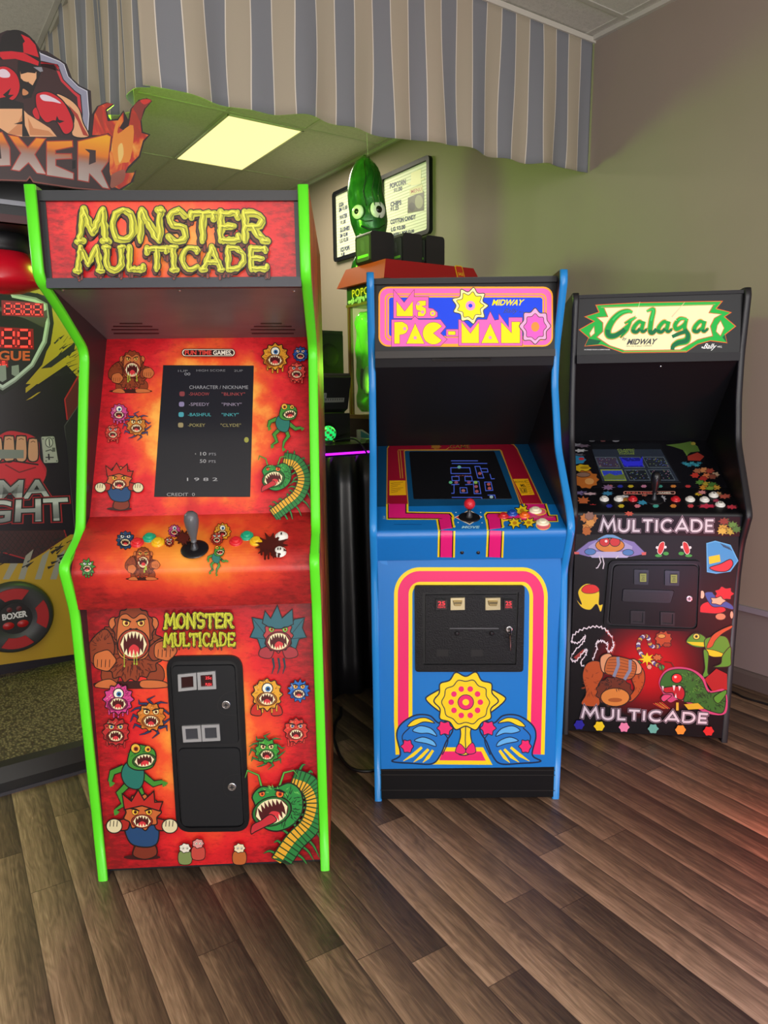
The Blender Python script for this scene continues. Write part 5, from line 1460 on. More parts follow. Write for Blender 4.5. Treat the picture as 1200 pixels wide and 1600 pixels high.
# beaded chain and small round beast
ch = c2([(575, 800), (535, 795), (515, 745), (480, 750), (462, 800), (485, 850), (520, 870), (560, 900), (600, 915)], False, 4)
for i, p in enumerate(ch): a.ell(p, 13, 12, ('#5a4a90', '#c8a04a', '#8a2a3a', '#d8d8e0')[i % 4], OUT, 2, n=10)
splat(a, 605, 755, 46, 42, '#b8481e', OUT, 10, .12, 4, 4); a.ell((595, 740), 22, 12, '#d89a4a', OUT, 3); splat(a, 625, 790, 24, 12, '#a03a18', OUT, 6, .15, 4, 3)
splat(a, 512, 872, 34, 28, '#f0d81e', None, 8, .4, 5); splat(a, 450, 892, 30, 14, '#3f8a3a', OUT, 7, .2, 5, 3); splat(a, 525, 915, 14, 14, '#e8a080', OUT, 6, .1, 6, 2); splat(a, 595, 918, 16, 14, '#4a9a4a', OUT, 6, .15, 7, 2); splat(a, 570, 862, 26, 18, '#c86a34', OUT, 7, .2, 5, 3)
# plain green frog in mid leap
GF, GD = '#4f9a2c', '#16200c'
a.shape([(735, 770), (775, 725), (820, 730), (850, 760), (840, 800), (780, 800)], GF, GD, 5); a.ell((792, 742), 19, 17, '#e8dc5a', GD, 4); a.ell((792, 742), 8, 8, GD); a.poly([(735, 772), (840, 775), (835, 800), (770, 790)], '#d8d020')
a.shape([(840, 760), (900, 740), (960, 745), (985, 800), (985, 850), (920, 850), (850, 820)], GF, GD, 5); a.shape([(840, 815), (900, 822), (960, 850), (890, 858), (850, 838)], '#e0d020', GD, 3)
a.shape([(832, 820), (860, 840), (856, 940), (862, 960), (835, 975), (828, 960), (840, 920)], GF, GD, 5); a.shape([(985, 800), (940, 850), (930, 895), (890, 915), (980, 910), (988, 860)], GF, GD, 5)
a.shape([(850, 805), (880, 740), (930, 705), (992, 680), (990, 695), (940, 725), (900, 765), (880, 800)], '#c8562a', GD, 3)
# red kite and green bug beast
a.poly([(838, 985), (905, 925), (966, 955), (966, 1045), (885, 1055)], '#a81c1c')
a.shape([(578, 1000), (610, 940), (670, 915), (760, 925), (830, 970), (870, 1050), (955, 1045), (960, 1175), (860, 1180), (760, 1130), (690, 1100), (640, 1115), (600, 1060)], '#c8487a', None)
a.shape([(586, 1005), (616, 950), (676, 928), (760, 938), (820, 985), (860, 1060), (950, 1060), (945, 1170), (870, 1165), (770, 1118), (720, 1110), (730, 1060), (700, 1020), (640, 1030), (600, 1035)], '#2f6e24', GD, 5)
hatch(a, 760, 1030, 80, 80, 60, '#123a12', 20, rr, 5); hatch(a, 880, 1110, 70, 50, 40, '#123a12', 18, rr, 5); hatch(a, 760, 1010, 80, 70, 40, '#5a9a3a', 12, rr, 4)
a.ell((680, 978), 30, 27, '#e02424', GD, 5); a.ell((672, 970), 8, 7, '#f8d0d0')
a.shape([(600, 1035), (650, 1025), (705, 1025), (725, 1060), (710, 1100), (670, 1085), (655, 1060), (615, 1060)], '#b81c28', GD, 5)
for p in ([(655, 1018), (672, 1018), (664, 1052)], [(688, 1020), (704, 1024), (694, 1050)], [(668, 1086), (680, 1090), (674, 1062)], [(594, 1020), (606, 1024), (602, 1052)]): a.poly(p, '#ece8e4')
a.shape([(590, 1090), (610, 1070), (650, 1075), (630, 1095), (605, 1110)], '#d84a7a', GD, 4)
for L in ([(600, 940), (590, 895), (560, 885)], [(665, 915), (650, 890), (610, 885)]): a.line(L, 5, '#5a2a10')
a.poly([(720, 1125), (800, 1118), (835, 1150), (745, 1155)], '#d8b42a'); a.poly([(676, 1115), (690, 1115), (690, 1160), (676, 1160)], '#e0b83a')
for i in range(5): a.line([(545+i*12, 1120-i*2), (600+i*10, 1150)], 4, ('#c83a2a', '#d89a3a')[i % 2])
a.shape([(890, 1085), (955, 1045), (958, 1070), (915, 1120)], '#4f9a2c', GD, 4)
# brown shaggy mound carrying a barrel
a.shape([(140, 1125), (165, 1060), (145, 960), (175, 890), (245, 885), (262, 960), (230, 1030), (240, 1130)], '#b8521c', OUT, 5); a.shape([(398, 1090), (440, 1040), (425, 980), (450, 920), (488, 925), (498, 990), (470, 1060), (420, 1110)], '#b8521c', OUT, 5)
a.shape(fur(325, 1055, 100, 85, 13, .06, rr), '#6a2c12', OUT, 5); a.ell((330, 1085), 82, 52, '#d88a3c', OUT, 5); hatch(a, 325, 1010, 70, 30, 26, '#2a1208', 20, rr, 5); hatch(a, 190, 1000, 40, 90, 26, '#8a3a14', 22, rr, 5); hatch(a, 460, 1000, 25, 60, 14, '#8a3a14', 22, rr, 5)
a.ell((330, 1100), 40, 12, '#a85c24')
a.shape([(245, 865), (275, 838), (310, 845), (312, 905), (290, 945), (255, 935)], '#dca070', OUT, 5); a.shape([(415, 880), (445, 870), (480, 915), (470, 950), (425, 945)], '#dca070', OUT, 5)
a.shape([(295, 860), (370, 858), (445, 890), (440, 960), (395, 985), (310, 962), (270, 935)], '#b8642a', OUT, 5); 
for i in range(6): a.line([(292-i*4+2, 872+i*16), (360, 868+i*19), (442, 896+i*14)], 3, '#6a3414')
a.line([(345, 856), (348, 900), (322, 968)], 18, '#7f8ca4'); a.line([(415, 872), (414, 930), (382, 984)], 18, '#7f8ca4')
steel_title(((140, 1138), (858, 1174), (850, 1234), (140, 1206)))
for i, c in enumerate(('#2420a0', '#f0d81e', '#e888b0', '#68b4a4', '#f09a34', '#d82a28')): splat(a, (126, 240, 380, 545, 700, 860)[i], (1240, 1248, 1254, 1262, 1268, 1276)[i], 28, 26, c, None, 6, .12, i+3)
mb.build('front_panel', c3)
mb = MB(); mb.box(-h3, h3, .03, .045, .005, .04, SATIN); mb.build('kick_board', c3)
# coin door
mb = MB(); a = Art(mb, fp3, 870, 790, .275); FR3 = flat('#0c0c0f', .35, spec=.3)
a.ringplate(rquad((295, 308), (822, 310), (805, 712), (262, 690), 40, 7), rquad((312, 322), (808, 324), (794, 698), (280, 678), 32, 7), -.004, .010, FR3); a.plate(rquad((312, 322), (808, 324), (794, 698), (280, 678), 32, 7), -.004, .001, flat('#0b0b0e', .4))
cd3 = mb.build('coin_door', c3)
mb = MB(); a = Art(mb, fp3, 870, 790, .275)
a.plate(rquad((320, 334), (804, 336), (788, 690), (292, 670), 30, 6), 0, .007, flat('#0b0b0e', .38, spec=.3), None, 4)
mb2 = Art(mb, fp3, 870, 790, .275)
a.plate(rquad((370, 468), (668, 478), (648, 550), (364, 540), 12, 5), .006, .010, flat('#1a1a1e', .3), None, 5); a.plate(rquad((380, 482), (640, 490), (632, 540), (376, 532), 10, 5), .0085, .0104, flat('#121216', .35))
d3 = mb.build('door', cd3)
for (x0, y0) in ((436, 358), (610, 364)):
    mb = MB(); a = Art(mb, fp3, 870, 790, .275)
    a.plate(rquad((x0, y0), (x0+82, y0+2), (x0+80, y0+86), (x0, y0+84), 4), .005, .012, flat('#1d1d21', .3)); a.plate([(x0+28, y0+18), (x0+72, y0+18), (x0+70, y0+72), (x0+28, y0+72)], .011, .014, flat('#0d0d0f', .4)); a.z = .0145
    a.rect(x0+32, y0+22, x0+68, y0+68, flat('#7f8a3c', .4, emit=.25)); a.line([(x0+38, y0+32), (x0+60, y0+32)], 3, '#2a3010'); a.line([(x0+38, y0+58), (x0+60, y0+58)], 3, '#2a3010'); a.text('25', ((x0+42, y0+38), (x0+58, y0+38), (x0+58, y0+52), (x0+42, y0+52)), '#2a3010', .01)
    mb.build('coin_slot', d3)
for (x0, y0) in ((416, 590), (585, 598)):
    framed_slot(d3, fp3, [(x0, y0), (x0+82, y0+3), (x0+80, y0+78), (x0, y0+74)], 'coin_return', 870, 790, .275, flat('#202024', .3), flat('#0e0e11', .4), .14, .012)
lock(d3, fp3, (870+750*.275, 790+526*.275), .0125)

# ================================================================== concession counter behind the cabinets
def rthing(name, label, cat, u, v, z=0., group=None, yaw=A_ROOM):
    """thing in the room frame: local x to the right along the valance, local y away from the viewer"""
    return thing(name, label, cat, room(u, v, z), yaw, group)
CT = 1.14
ct = rthing('counter', 'dark concession counter standing between the red and the blue arcade cabinet', 'counter', 2.70, 1.2)
mb = MB(); mb.box(-1.0, 1.15, .0, .62, CT-.035, CT, flat('#2b2320', .35)); mb.build('counter_top', ct)
mb = MB(); mb.box(-.98, 1.13, .05, .60, 0., CT-.035, flat('#19171a', .6)); mb.build('carcass', ct)
led = rthing('light_strip', 'glowing purple light strip along the front edge of the counter', 'light strip', 2.70, 1.2, CT-.044)
mb = MB(); mb.box(-1.0, 1.15, -.004, .006, 0, .009, flat('#b81cf0', .4, emit=2.6)); mb.build('led_strip', led)
# pleated skirt
sk = rthing('table_skirt', 'black satin skirt pleated down the counter front to the floor', 'table skirt', 2.70, 1.2)
k = NT('black_satin'); k.color(rgb('#1b191d')); k.rough(.33)
N = 420; V = []; Fc = []
for i in range(N+1):
    x = -1.0+2.15*i/N
    for r in range(9):
        s = r/8; z = CT-.05-(CT-.055)*s
        d = -.012-.030*(.5+.5*math.sin(x*60+1.4*math.sin(x*9)))-.010*s*(1+math.sin(x*23+s))
        V.append((x, d, z))
for i in range(N):
    for r in range(8): q = i*9+r; Fc.append((q, q+1, q+10, q+9))
me = bpy.data.meshes.new('cloth'); me.from_pydata(V, [], Fc); me.materials.append(k.m)
for p in me.polygons: p.use_smooth = True
o = bpy.data.objects.new('cloth', me); COL.objects.link(o); o.parent = sk
md = o.modifiers.new('thickness', 'SOLIDIFY'); md.thickness = .002; md.offset = -1

# ---- popcorn machine
pm = rthing('popcorn_machine', 'red-roofed popcorn machine with green-lit glass on the counter', 'popcorn machine', 2.82, 1.17, CT)
WB, DB = .53, .35                                   # right, back
z0, z1, z2 = .11, .65, .735
RED = flat('#a81418', .35); BRN = flat('#6d3420', .4); GOLD = flat('#a88a4a', .35, .6)
mb = MB()
i = mb.add([(-.035, -.03, z2), (WB+.035, -.03, z2), (WB+.035, DB+.04, z2), (-.035, DB+.04, z2), (-.0, .005, z2+.09), (WB, .005, z2+.09), (WB, DB+.005, z2+.09), (-.0, DB+.005, z2+.09)])
for f, m in (((0, 1, 5, 4), RED), ((1, 2, 6, 5), RED), ((2, 3, 7, 6), RED), ((3, 0, 4, 7), flat('#b5382a', .3)), ((4, 5, 6, 7), RED), ((0, 3, 2, 1), RED)): mb.face([i+q for q in f], m)
rf = mb.build('roof', pm)
mb = MB(); mb.prism(rrect2(.405, -.0, .455, .09, .01), -.031, -.029, flat('#e8b81c', .4), 'y')
tq = mb.build('sale_tag', pm); tq.location = (0, 0, z2+.0); tq.rotation_euler = (math.radians(-21), 0, 0)
mb = MB(); mb.prism(rrect2(.410, .006, .450, .084, .008), -.0325, -.031, flat('#c8321c', .4), 'y')
V_, T_ = glyphs('SALE', .02, 0, 1.)
i = mb.add([(.414+v[0]*.0150, -.0335, .036+v[1]*.022) for v in V_])
for t_ in T_: mb.face([i+q for q in t_], flat('#f0c81c', .4))
mb.build('tag_face', tq)
mb = MB()
mb.box(0, WB, 0, DB, 0, z0, flat('#3a2016', .4)); mb.box(-.006, WB+.006, -.006, DB+.006, z0-.016, z0+.004, GOLD)
mb.build('base', pm)
for (x, y) in ((0, 0), (WB-.02, 0), (0, DB-.02), (WB-.02, DB-.02)):
    mb = MB(); mb.box(x, x+.02, y, y+.02, z0, z1, BRN); mb.box(x-.003, x+.023, y+.007, y+.013, z0, z1, GOLD); mb.build('post', pm)
mb = MB(); mb.box(0, WB, 0, DB, z1, z2, flat('#2f4a22', .35)); mb.box(-.004, WB+.004, -.004, DB+.004, z1-.008, z1+.004, GOLD)
# sign lettering on the left face and the front
V_, T_ = glyphs('POPCORN', .02, 0, 1.1)
for side_ in (0, 1):
    pts = [((-.003, DB-.17+.0-v[0]*.055+.12, z1+.036+v[1]*.05) if side_ == 0 else (.1+v[0]*.075, -.003, z1+.03+v[1]*.06)) for v in V_]
    i = mb.add(pts)
    for t_ in T_: mb.face([i+q for q in t_], flat('#e0c030', .4, emit=.2))
rnd = random.Random(3)
for _ in range(30):
    y = rnd.uniform(.05, DB-.02); mb.lathe((-.002, y, z1+rnd.uniform(.005, .028)), (-1, 0, 0), [(.009, 0), (.006, .003)], flat('#b8c8a0', .5), 7)
mb.build('sign_band', pm)
gl = flat('#d8f0d0', .05, alpha=.10)
mb = MB(); mb.box(.006, .009, .02, DB-.02, z0, z1, gl); mb.box(.02, WB-.02, .006, .009, z0, z1, gl); mb.box(WB-.009, WB-.006, .02, DB-.02, z0, z1, gl); mb.build('glass', pm)
lamp('popcorn_machine_lamp', 'POINT', room(2.93, .98, CT+.45), 4.5, (.40, 1.0, .05), radius=.03)
lamp('toy_side_fill', 'POINT', room(2.88, 1.145, CT+.34), 3.2, (.40, 1.0, .05), radius=.02)  # extra fill added beside the toy to brighten its green
# green inflated toy in the machine
toy = rthing('inflatable_toy', 'bright green folded inflatable behind the glass of the popcorn machine', 'inflatable toy', 3.055, 1.062, CT+z0+.004)
k = NT('green_vinyl'); k.color(rgb('#74f01c')); k.rough(.25); k.b.inputs['Coat Weight'].default_value = .4
k.b.inputs['Subsurface Weight'].default_value = .3; k.b.inputs['Subsurface Radius'].default_value = (.02, .05, .01)
GV = k.m
def blobmesh(mb, path, radii, m, n=20, wob=.12, seed=0):
    P = [Vector(p) for p in path]; N = len(P); rings = []
    for j in range(N):
        t = (P[min(j+1, N-1)]-P[max(j-1, 0)]).normalized(); a = t.cross(Vector((0, 1, 0)));
        if a.length < .1: a = t.cross(Vector((1, 0, 0)))
        a.normalize(); b = t.cross(a); q = []
        for s in range(n):
            th = 2*PI*s/n; r = radii[j]*(1+wob*noise.noise(Vector((math.cos(th)*1.5+seed, math.sin(th)*1.5, j*.45))))
            q.append(P[j]+(a*math.cos(th)+b*math.sin(th))*r)
        rings.append(mb.add(q))
    for j in range(N-1):
        for s in range(n): mb.face((rings[j]+s, rings[j]+(s+1) % n, rings[j+1]+(s+1) % n, rings[j+1]+s), m, True)
    mb.face([rings[0]+s for s in range(n)], m, True); mb.face([rings[-1]+s for s in range(n)], m, True)
mb = MB()
blobmesh(mb, [(-.022, .036, .012+.026*j) for j in range(20)], [.03]+[.066+.008*math.sin(j*.9) for j in range(18)]+[.03], GV, 28, .3, 1)
blobmesh(mb, [(-.046, .066, .012+.026*j) for j in range(20)], [.015]+[.038+.004*math.sin(j*1.3) for j in range(18)]+[.015], GV, 20, .2, 7)
blobmesh(mb, [(.05, -.08, .012+.026*j) for j in range(20)], [.03]+[.10+.012*math.sin(j*.7+2) for j in range(18)]+[.03], GV, 28, .4, 3)
blobmesh(mb, [(-.055, -.07-.002*j, .06+.02*j) for j in range(17)], [.012]+[.030+.010*math.sin(j*.8+1) for j in range(15)]+[.01], GV, 18, .5, 5)
blobmesh(mb, [(-.04+.006*j, -.10-.002*j, .05+.012*j) for j in range(9)], [.012]+[.035]*7+[.012], GV, 18, .4, 9)
mb.build('body', toy)
mb = MB(); mb.lathe((-.084, -.012, .17), (-1, -.15, .1), [(.052, -.02), (.05, .002), (.03, .006), (.001, .007)], flat('#b8e8a0', .3), 24, .55, 1.35); mb.lathe((-.090, .022, .175), (-1, .1, .0), [(.03, -.015), (.026, .002), (.001, .003)], flat('#13200f', .3), 18, .5, 1.9); mb.build('eye', toy)

# ---- boxes on the roof
RT_Z = CT+z2+.09
def dispenser():
    t = rthing('napkin_dispenser', 'black dispenser on the popcorn machine roof nearest its left edge, pale plate on its side', 'dispenser', 2.93, 1.115, RT_Z+.001, 'black dispensers on the popcorn machine roof')
    mb = MB(); pts = rrect2(-.066, 0, .066, .142, .018, 5)
    mb.prism(pts, 0, .135, flat('#1d1c1e', .38), 'y')
    mb.build('housing', t)
    mb = MB(); pts = rrect2(.012, .012, .122, .122, .012, 4)
    mb.prism(pts, -.0665, -.0675, flat('#6d7668', .3, .6), 'x'); mb.prism(rrect2(.02, .028, .114, .040, .004), -.0676, -.0682, flat('#7fd84a', .4), 'x')  # green strip is a reflection painted onto the plate
    mb.prism(rrect2(.05, .055, .085, .105, .012), -.0676, -.0682, flat('#545c50', .4), 'x')
    mb.build('side_plate', t)
    return t
d1 = dispenser()
for v, u, lab in ((.975, 2.88, 'middle one of three black dispensers on the popcorn machine roof'), (.845, 2.87, 'black dispenser on the popcorn machine roof nearest the yellow and red sale tag')):
    d = copy_tree(d1); d.location = room(u, v, RT_Z+.001); d['label'] = lab; d.scale = (.86, 1, .98)

# ---- green balloon
bl = rthing('pickle_balloon', 'green pickle-shaped foil balloon with big cartoon eyes hanging behind the popcorn machine', 'balloon', 3.38, .90, 1.96, None, A_ROOM-.42)
k = NT('green_foil'); n = k.noise(k.coord(scale=(1, 1, .6)), 14, 3, .6)
k.color(k.ramp(n, [(.3, '#164a1a'), (.55, '#256a24'), (.75, '#3f8a36')])); k.rough(.22); k.b.inputs['Metallic'].default_value = .25; k.bump(n, .4, .01)
mb = MB(); pth = [(.0+.012*math.sin(j*.28)+(-.10*(max(0, 6-j)/6)**1.6), 0, .0+.0335*j) for j in range(20)]
rad = [.008, .035, .05, .052, .050, .056, .07, .084, .092, .095, .096, .097, .097, .096, .094, .09, .082, .068, .045, .006]
blobmesh(mb, pth, rad, k.m, 28, .10, 3); mb.build('body', bl)
# painted body lines
mb = MB()
for (a0, zz0, zz1) in ((-1.9, .36, .60), (-1.45, .33, .62), (-1.1, .30, .58)):
    mb.tube([(.003+.099*math.cos(a0+.08*math.sin(z*40))*min(1, (.66-z)/.12) , .099*math.sin(a0+.08*math.sin(z*40))*min(1, (.66-z)/.12), z) for z in [zz0+(zz1-zz0)*q/10 for q in range(11)]], .0028, flat('#143c14', .4), 6)
mb.build('body_lines', bl)
def eyeball(x, y, z, r, d):
    mb = MB(); mb.lathe((x, y, z), d, [(r*1.18, -.03), (r*1.14, .0), (r*1.08, .003)], flat('#174a18', .4), 22)
    mb.lathe((x, y, z), d, [(r, 0), (r*.95, .007), (r*.6, .014), (.001, .016)], flat('#dfe3d4', .25), 22)
    P = Vector((x, y, z))+Vector(d).normalized()*.013
    mb.lathe(P, d, [(r*.42, -.004), (r*.38, .003), (.001, .0045)], flat('#101210', .25), 16)
    mb.build('eye', bl)
eyeball(.040, -.078, .345, .047, (.38, -.92, .02)); eyeball(-.062, -.066, .335, .036, (-.68, -.73, .02))
mb = MB(); P = [(-.05, -.084, .262), (-.01, -.098, .243), (.045, -.092, .25), (.078, -.06, .275)]; mb.tube(P, .004, flat('#153f16', .4), 6); mb.tube([(-.06, -.07, .300), (-.03, -.096, .283), (.01, -.098, .288)], .003, flat('#1a4a1a', .4), 6); mb.build('mouth', bl)
mb = MB(); mb.prism([(-.06, .222), (.02, .198), (.085, .235), (.05, .175), (-.055, .155)], -.097, -.083, flat('#cfd0c0', .4), 'y'); mb.build('cloth_patch', bl)
mb = MB(); mb.tube([(.006, 0, .636), (0, 0, .80), (0, 0, H_CEIL-1.962)], .0012, flat('#c8ccc0', .5), 5); mb.build('string', bl)

# ---- things on the counter between the cabinets
spkr = rthing('speaker', 'black box loudspeaker standing behind the till on the counter', 'speaker', 3.135, 1.345, CT)
mb = MB(); mb.prism(rrect2(-.10, -.09, .075, .09, .012), 0, .515, flat('#0e0e10', .55, spec=.3), 'z'); mb.build('cabinet', spkr)
mb = MB(); mb.prism(rrect2(-.092, .012, .068, .50, .01), -.094, -.089, flat('#121214', .8, spec=.2), 'y'); mb.lathe((-.012, -.094, .40), (0, -1, 0), [(.055, 0), (.052, .003), (.03, .001), (.012, .004)], flat('#0b0b0c', .7, spec=.2), 24); mb.build('grille', spkr)
till = rthing('cash_register', 'black touchscreen till seen from behind with two white stickers on its back', 'till', 2.86, 1.45, CT)
mb = MB(); mb.prism([(-.10, 0), (.085, 0), (.085, .13), (-.10, .13)], -.01, .16, flat('#1c1b1d', .45), 'y'); mb.build('base', till)
mb = MB(); mb.prism([(.02, .135), (-.01, .15), (-.045, .29), (-.03, .305), (.0, .30), (.05, .15)], -.14, .075, flat('#242325', .4), 'x'); mb.box(-.14, .075, -.034, -.004, .298, .309, flat('#4a473f', .4)); dh = mb.build('display_housing', till)
def sticker(x0, x1, t0, t1, m, off):
    A, B = Vector((-.01, .15)), Vector((-.045, .29)); n = Vector((-.97, -.24))
    P = lambda x, t: (x, (A.lerp(B, t)+n*off).x, (A.lerp(B, t)+n*off).y)
    mb = MB(); i = mb.add([P(x0, t0), P(x1, t0), P(x1, t1), P(x0, t1)]); mb.face((i, i+1, i+2, i+3), m)
    for q in range(9): x = x0+(x1-x0)*(.08+.1*q); j = mb.add([(p[0], p[1]-.0004, p[2]) for p in (P(x, t0+(t1-t0)*.45), P(x+(x1-x0)*.04, t0+(t1-t0)*.45), P(x+(x1-x0)*.04, t0+(t1-t0)*.85), P(x, t0+(t1-t0)*.85))]); mb.face((j, j+1, j+2, j+3), flat('#4c4a4a', .5))
    mb.build('sticker', dh)
sticker(-.12, -.045, .28, .52, flat('#9a9894', .5), .0012); sticker(-.07, .05, .22, .36, flat('#8a8884', .5), .0012)
gb = rthing('light_globe', 'small green glowing ball light on the counter beside the till', 'ball light', 2.755, 1.535, CT)
mb = MB(); mb.lathe((0, 0, 0), (0, 0, 1), [(.028, 0), (.03, .01), (.022, .018)], flat('#1a1a1c', .4), 20); mb.build('base', gb)
mb = MB()
for q in range(10):
    a0, a1 = PI*q/10, PI*(q+1)/10
    for s in range(16):
        t0, t1 = 2*PI*s/16, 2*PI*(s+1)/16; r = .034
        i = mb.add([(r*math.sin(a)*math.cos(t), r*math.sin(a)*math.sin(t), .047-r*math.cos(a)) for a, t in ((a0, t0), (a0, t1), (a1, t1), (a1, t0))])
        mb.face((i, i+1, i+2, i+3), flat('#1fe06a', .3, emit=.9) if (math.cos(t0+2.2) > -.2 and (q+s) % 3) else flat('#8f9458', .3))
mb.build('globe', gb)
cd = rthing('folded_card', 'white folded card standing under the popcorn machine on the counter', 'card', 2.79, 1.315, CT)
mb = MB(); mb.prism([(-.045, .055), (-.02, .055), (.05, .012), (.05, .0), (-.045, .0)], .0, .012, flat('#c9c8bc', .6), 'y'); mb.prism([(-.03, .05), (.045, .012), (.045, .008), (-.03, .02)], -.001, .0, flat('#4f8fa0', .6), 'y'); mb.build('sheet', cd)
gp = rthing('paper_stack', 'low stack of green-tinted papers on the counter edge beside the till', 'papers', 2.735, 1.315, CT)
mb = MB()
for q in range(4): mb.box(-.055+.003*q, .05+.002*q, -.02, .03, .004*q, .004*q+.0035, flat('#5f7a44', .6))
mb.build('sheets', gp)
def cable(name, label, pts, r=.004, m='#121214'):
    mb = MB(); mb.tube(catmull(pts, False, 10), r, flat(m, .45), 8)
    return tag(mb.build(name), label, 'cable')
P = lambda u, v, z: tuple(room(u, v, z))
cable('power_cable', 'black cable hanging from the counter top down over the pleated skirt', [P(2.80, 1.50, CT+.006), P(2.74, 1.46, CT+.02), P(2.70, 1.42, CT+.012), P(2.655, 1.39, CT-.06), P(2.625, 1.375, .98), P(2.62, 1.37, .84), P(2.615, 1.36, .80), P(2.62, 1.35, .6), P(2.61, 1.35, .3), P(2.60, 1.36, .02), P(2.52, 1.40, .006)])
cable('floor_cable', 'black cable looping over the planks between the red and the blue cabinet', [P(2.56, 1.62, .006), P(2.49, 1.665, .006), P(2.454, 1.708, .006), P(2.36, 1.775, .006), P(2.309, 1.80, .006), P(2.19, 1.844, .006), P(2.10, 1.855, .006), P(2.045, 1.82, .006), P(2.03, 1.74, .006), P(2.06, 1.66, .006)], .006)
cable('wall_cable', 'black cable lying along the wall beside the black cabinet', [P(2.0, .10, .006), P(1.80, .09, .006), P(1.651, .104, .006), P(1.592, .118, .006), P(1.496, .107, .006), P(1.30, .10, .006), P(1.0, .12, .006)], .005)

# ================================================================== boxing machine on the far left
UB, VB = 2.655, 2.70
bx = rthing('boxing_machine', 'boxing arcade machine with flaming die-cut sign, red score digits and round kick target', 'boxing machine', UB, VB)
BXY = room(UB, VB)
def SB(prof): return Surf(BXY.x, BXY.y, A_ROOM, prof)
XL, XR = -.36, .335                                      # panel edges, local x
PB = 1.0                                                 # panel plane, local y
# platform
mb = MB(); k = NT('tread_plate'); v = k.coord(rot=(0, 0, .6), scale=(120, 60, 1))
vo = k.n('ShaderNodeTexVoronoi', feature='F1'); k.l(v, vo.inputs['Vector']); vo.inputs['Scale'].default_value = 1.
f = vo.outputs['Distance']; k.color(k.ramp(f, [(.2, '#8a7c5e'), (.5, '#5c5240'), (.8, '#40392e')])); k.rough(.42); k.b.inputs['Metallic'].default_value = .35; k.bump(f, .5, .004)
mb.box(XL, XR, .04, PB, .0, .085, k.m)
pf = mb.build('platform', bx)
mb = MB(); mb.prism([(.0, 0), (.0, .045), (.03, .09), (.075, .093), (.075, 0)], XL, XR, flat('#1b1a1c', .4), 'x'); mb.box(XL, XR, -.004, .012, .0, .012, flat('#3c3a40', .5)); mb.build('edge_strip', pf)
# panel
pb = SB([(-PB, 2.25), (-PB, .085)])
mb = MB()
k = NT('dark_purple_print'); n = k.noise(k.coord(), 3, 4, .6); k.color(k.mix(n, '#1a161d', '#2a2430')); k.rough(.3)
pb.slab(mb, XL, XR, .03, k.m)
YB = flat('#b8922a', .35); GRY = flat('#8f8e9a', .3); LGR = flat('#c3c3d2', .3); RD2 = flat('#c4142a', .3)
a = Art(mb, pb, 0, 0, 1.)
# yellow ground right of the shield
a.poly([(14, 438), (64, 420), (128, 470), (128, 640), (122, 590), (104, 570), (60, 600), (40, 600), (66, 570), (82, 520), (80, 466), (58, 458), (36, 462)], YB)
rnd = random.Random(8)
for _ in range(34):
    x, y = rnd.uniform(84, 124), rnd.uniform(528, 590); a.line([(x, y), (x+rnd.uniform(4, 16), y-rnd.uniform(3, 10))], [rnd.uniform(.6, 3.5), .4], '#1c171e')
a.poly([(40, 606), (62, 590), (70, 580), (92, 572), (60, 598), (40, 614)], YB); a.poly([(40, 626), (58, 614), (64, 612), (50, 622)], YB)
a.poly([(64, 576), (118, 534), (116, 548), (80, 574)], '#1c171e')
# shield
shp = lambda g: [(-74-g, 470-g*.3), (-52-g*.4, 452-g), (-10, 445-g), (12-g*.1, 446-g), (20+g*.2, 459-g), (56+g*.5, 466-g), (73+g, 475-g*.3), (77+g, 505), (72+g, 535+g*.4), (52+g*.7, 572+g*.7), (24+g*.3, 596+g), (4, 609+g*1.2), (-22-g*.3, 594+g), (-50-g*.7, 570+g*.7), (-70-g, 535+g*.4)]
a.poly(shp(7), '#0f0d11'); a.poly(shp(1), GRY); a.poly(shp(-2), LGR); a.poly(shp(-6), '#121014')
a.poly([(0, 486), (40, 498), (68, 512), (74, 496), (73, 484), (60, 490), (0, 480)], flat('#4a4438', .25))
GLO = lambda h, e=.9: flat(h, .3, emit=e)
def digits(x0, y0, x1, y1, n, sk_=0):
    a.poly([(x0-3, y0-4), (x1+2, y0-1+sk_), (x1+3, y1+3+sk_), (x0-2, y1+2)], GLO('#7a1414', .35))
    w = (x1-x0)/n
    for i in range(n):
        L, Rr = x0+i*w+w*.14, x0+(i+1)*w-w*.16; dy = sk_*(i+.5)/n; t, b = y0+1+dy, y1-1+dy; m_ = (t+b)/2; g_ = (Rr-L)*.16
        a.poly([(L, t), (Rr, t), (Rr, b), (L, b)], flat('#4a0d10', .3))
        for seg in ([(L+g_, t), (Rr-g_, t)], [(L+g_, m_), (Rr-g_, m_)], [(L+g_, b), (Rr-g_, b)], [(L, t+g_), (L, m_-g_)], [(Rr, t+g_), (Rr, m_-g_)], [(L, m_+g_), (L, b-g_)], [(Rr, m_+g_), (Rr, b-g_)]): a.line(seg, max(1.4, g_*1.15), GLO('#ff3a34', 1.1))
        a.ell((Rr+w*.13, b), 1.1, 1.1, GLO('#ff3a34', 1.), n=8)
digits(5, 473, 66, 491, 4, 2); digits(-24, 513, 50, 541, 3, 2)
a.text('LEAGUE', ((-44, 548), (46, 549), (46, 563), (-44, 563)), '#e05a28', .03); digits(-18, 564, 10, 571, 3)
for (x0, x1, y1) in ((-2, 9, 597), (18, 29, 588)): a.poly([(x0, 572), (x1, 570), (x1+1, y1-4), ((x0+x1)/2, y1), (x0, y1-3)], GRY)
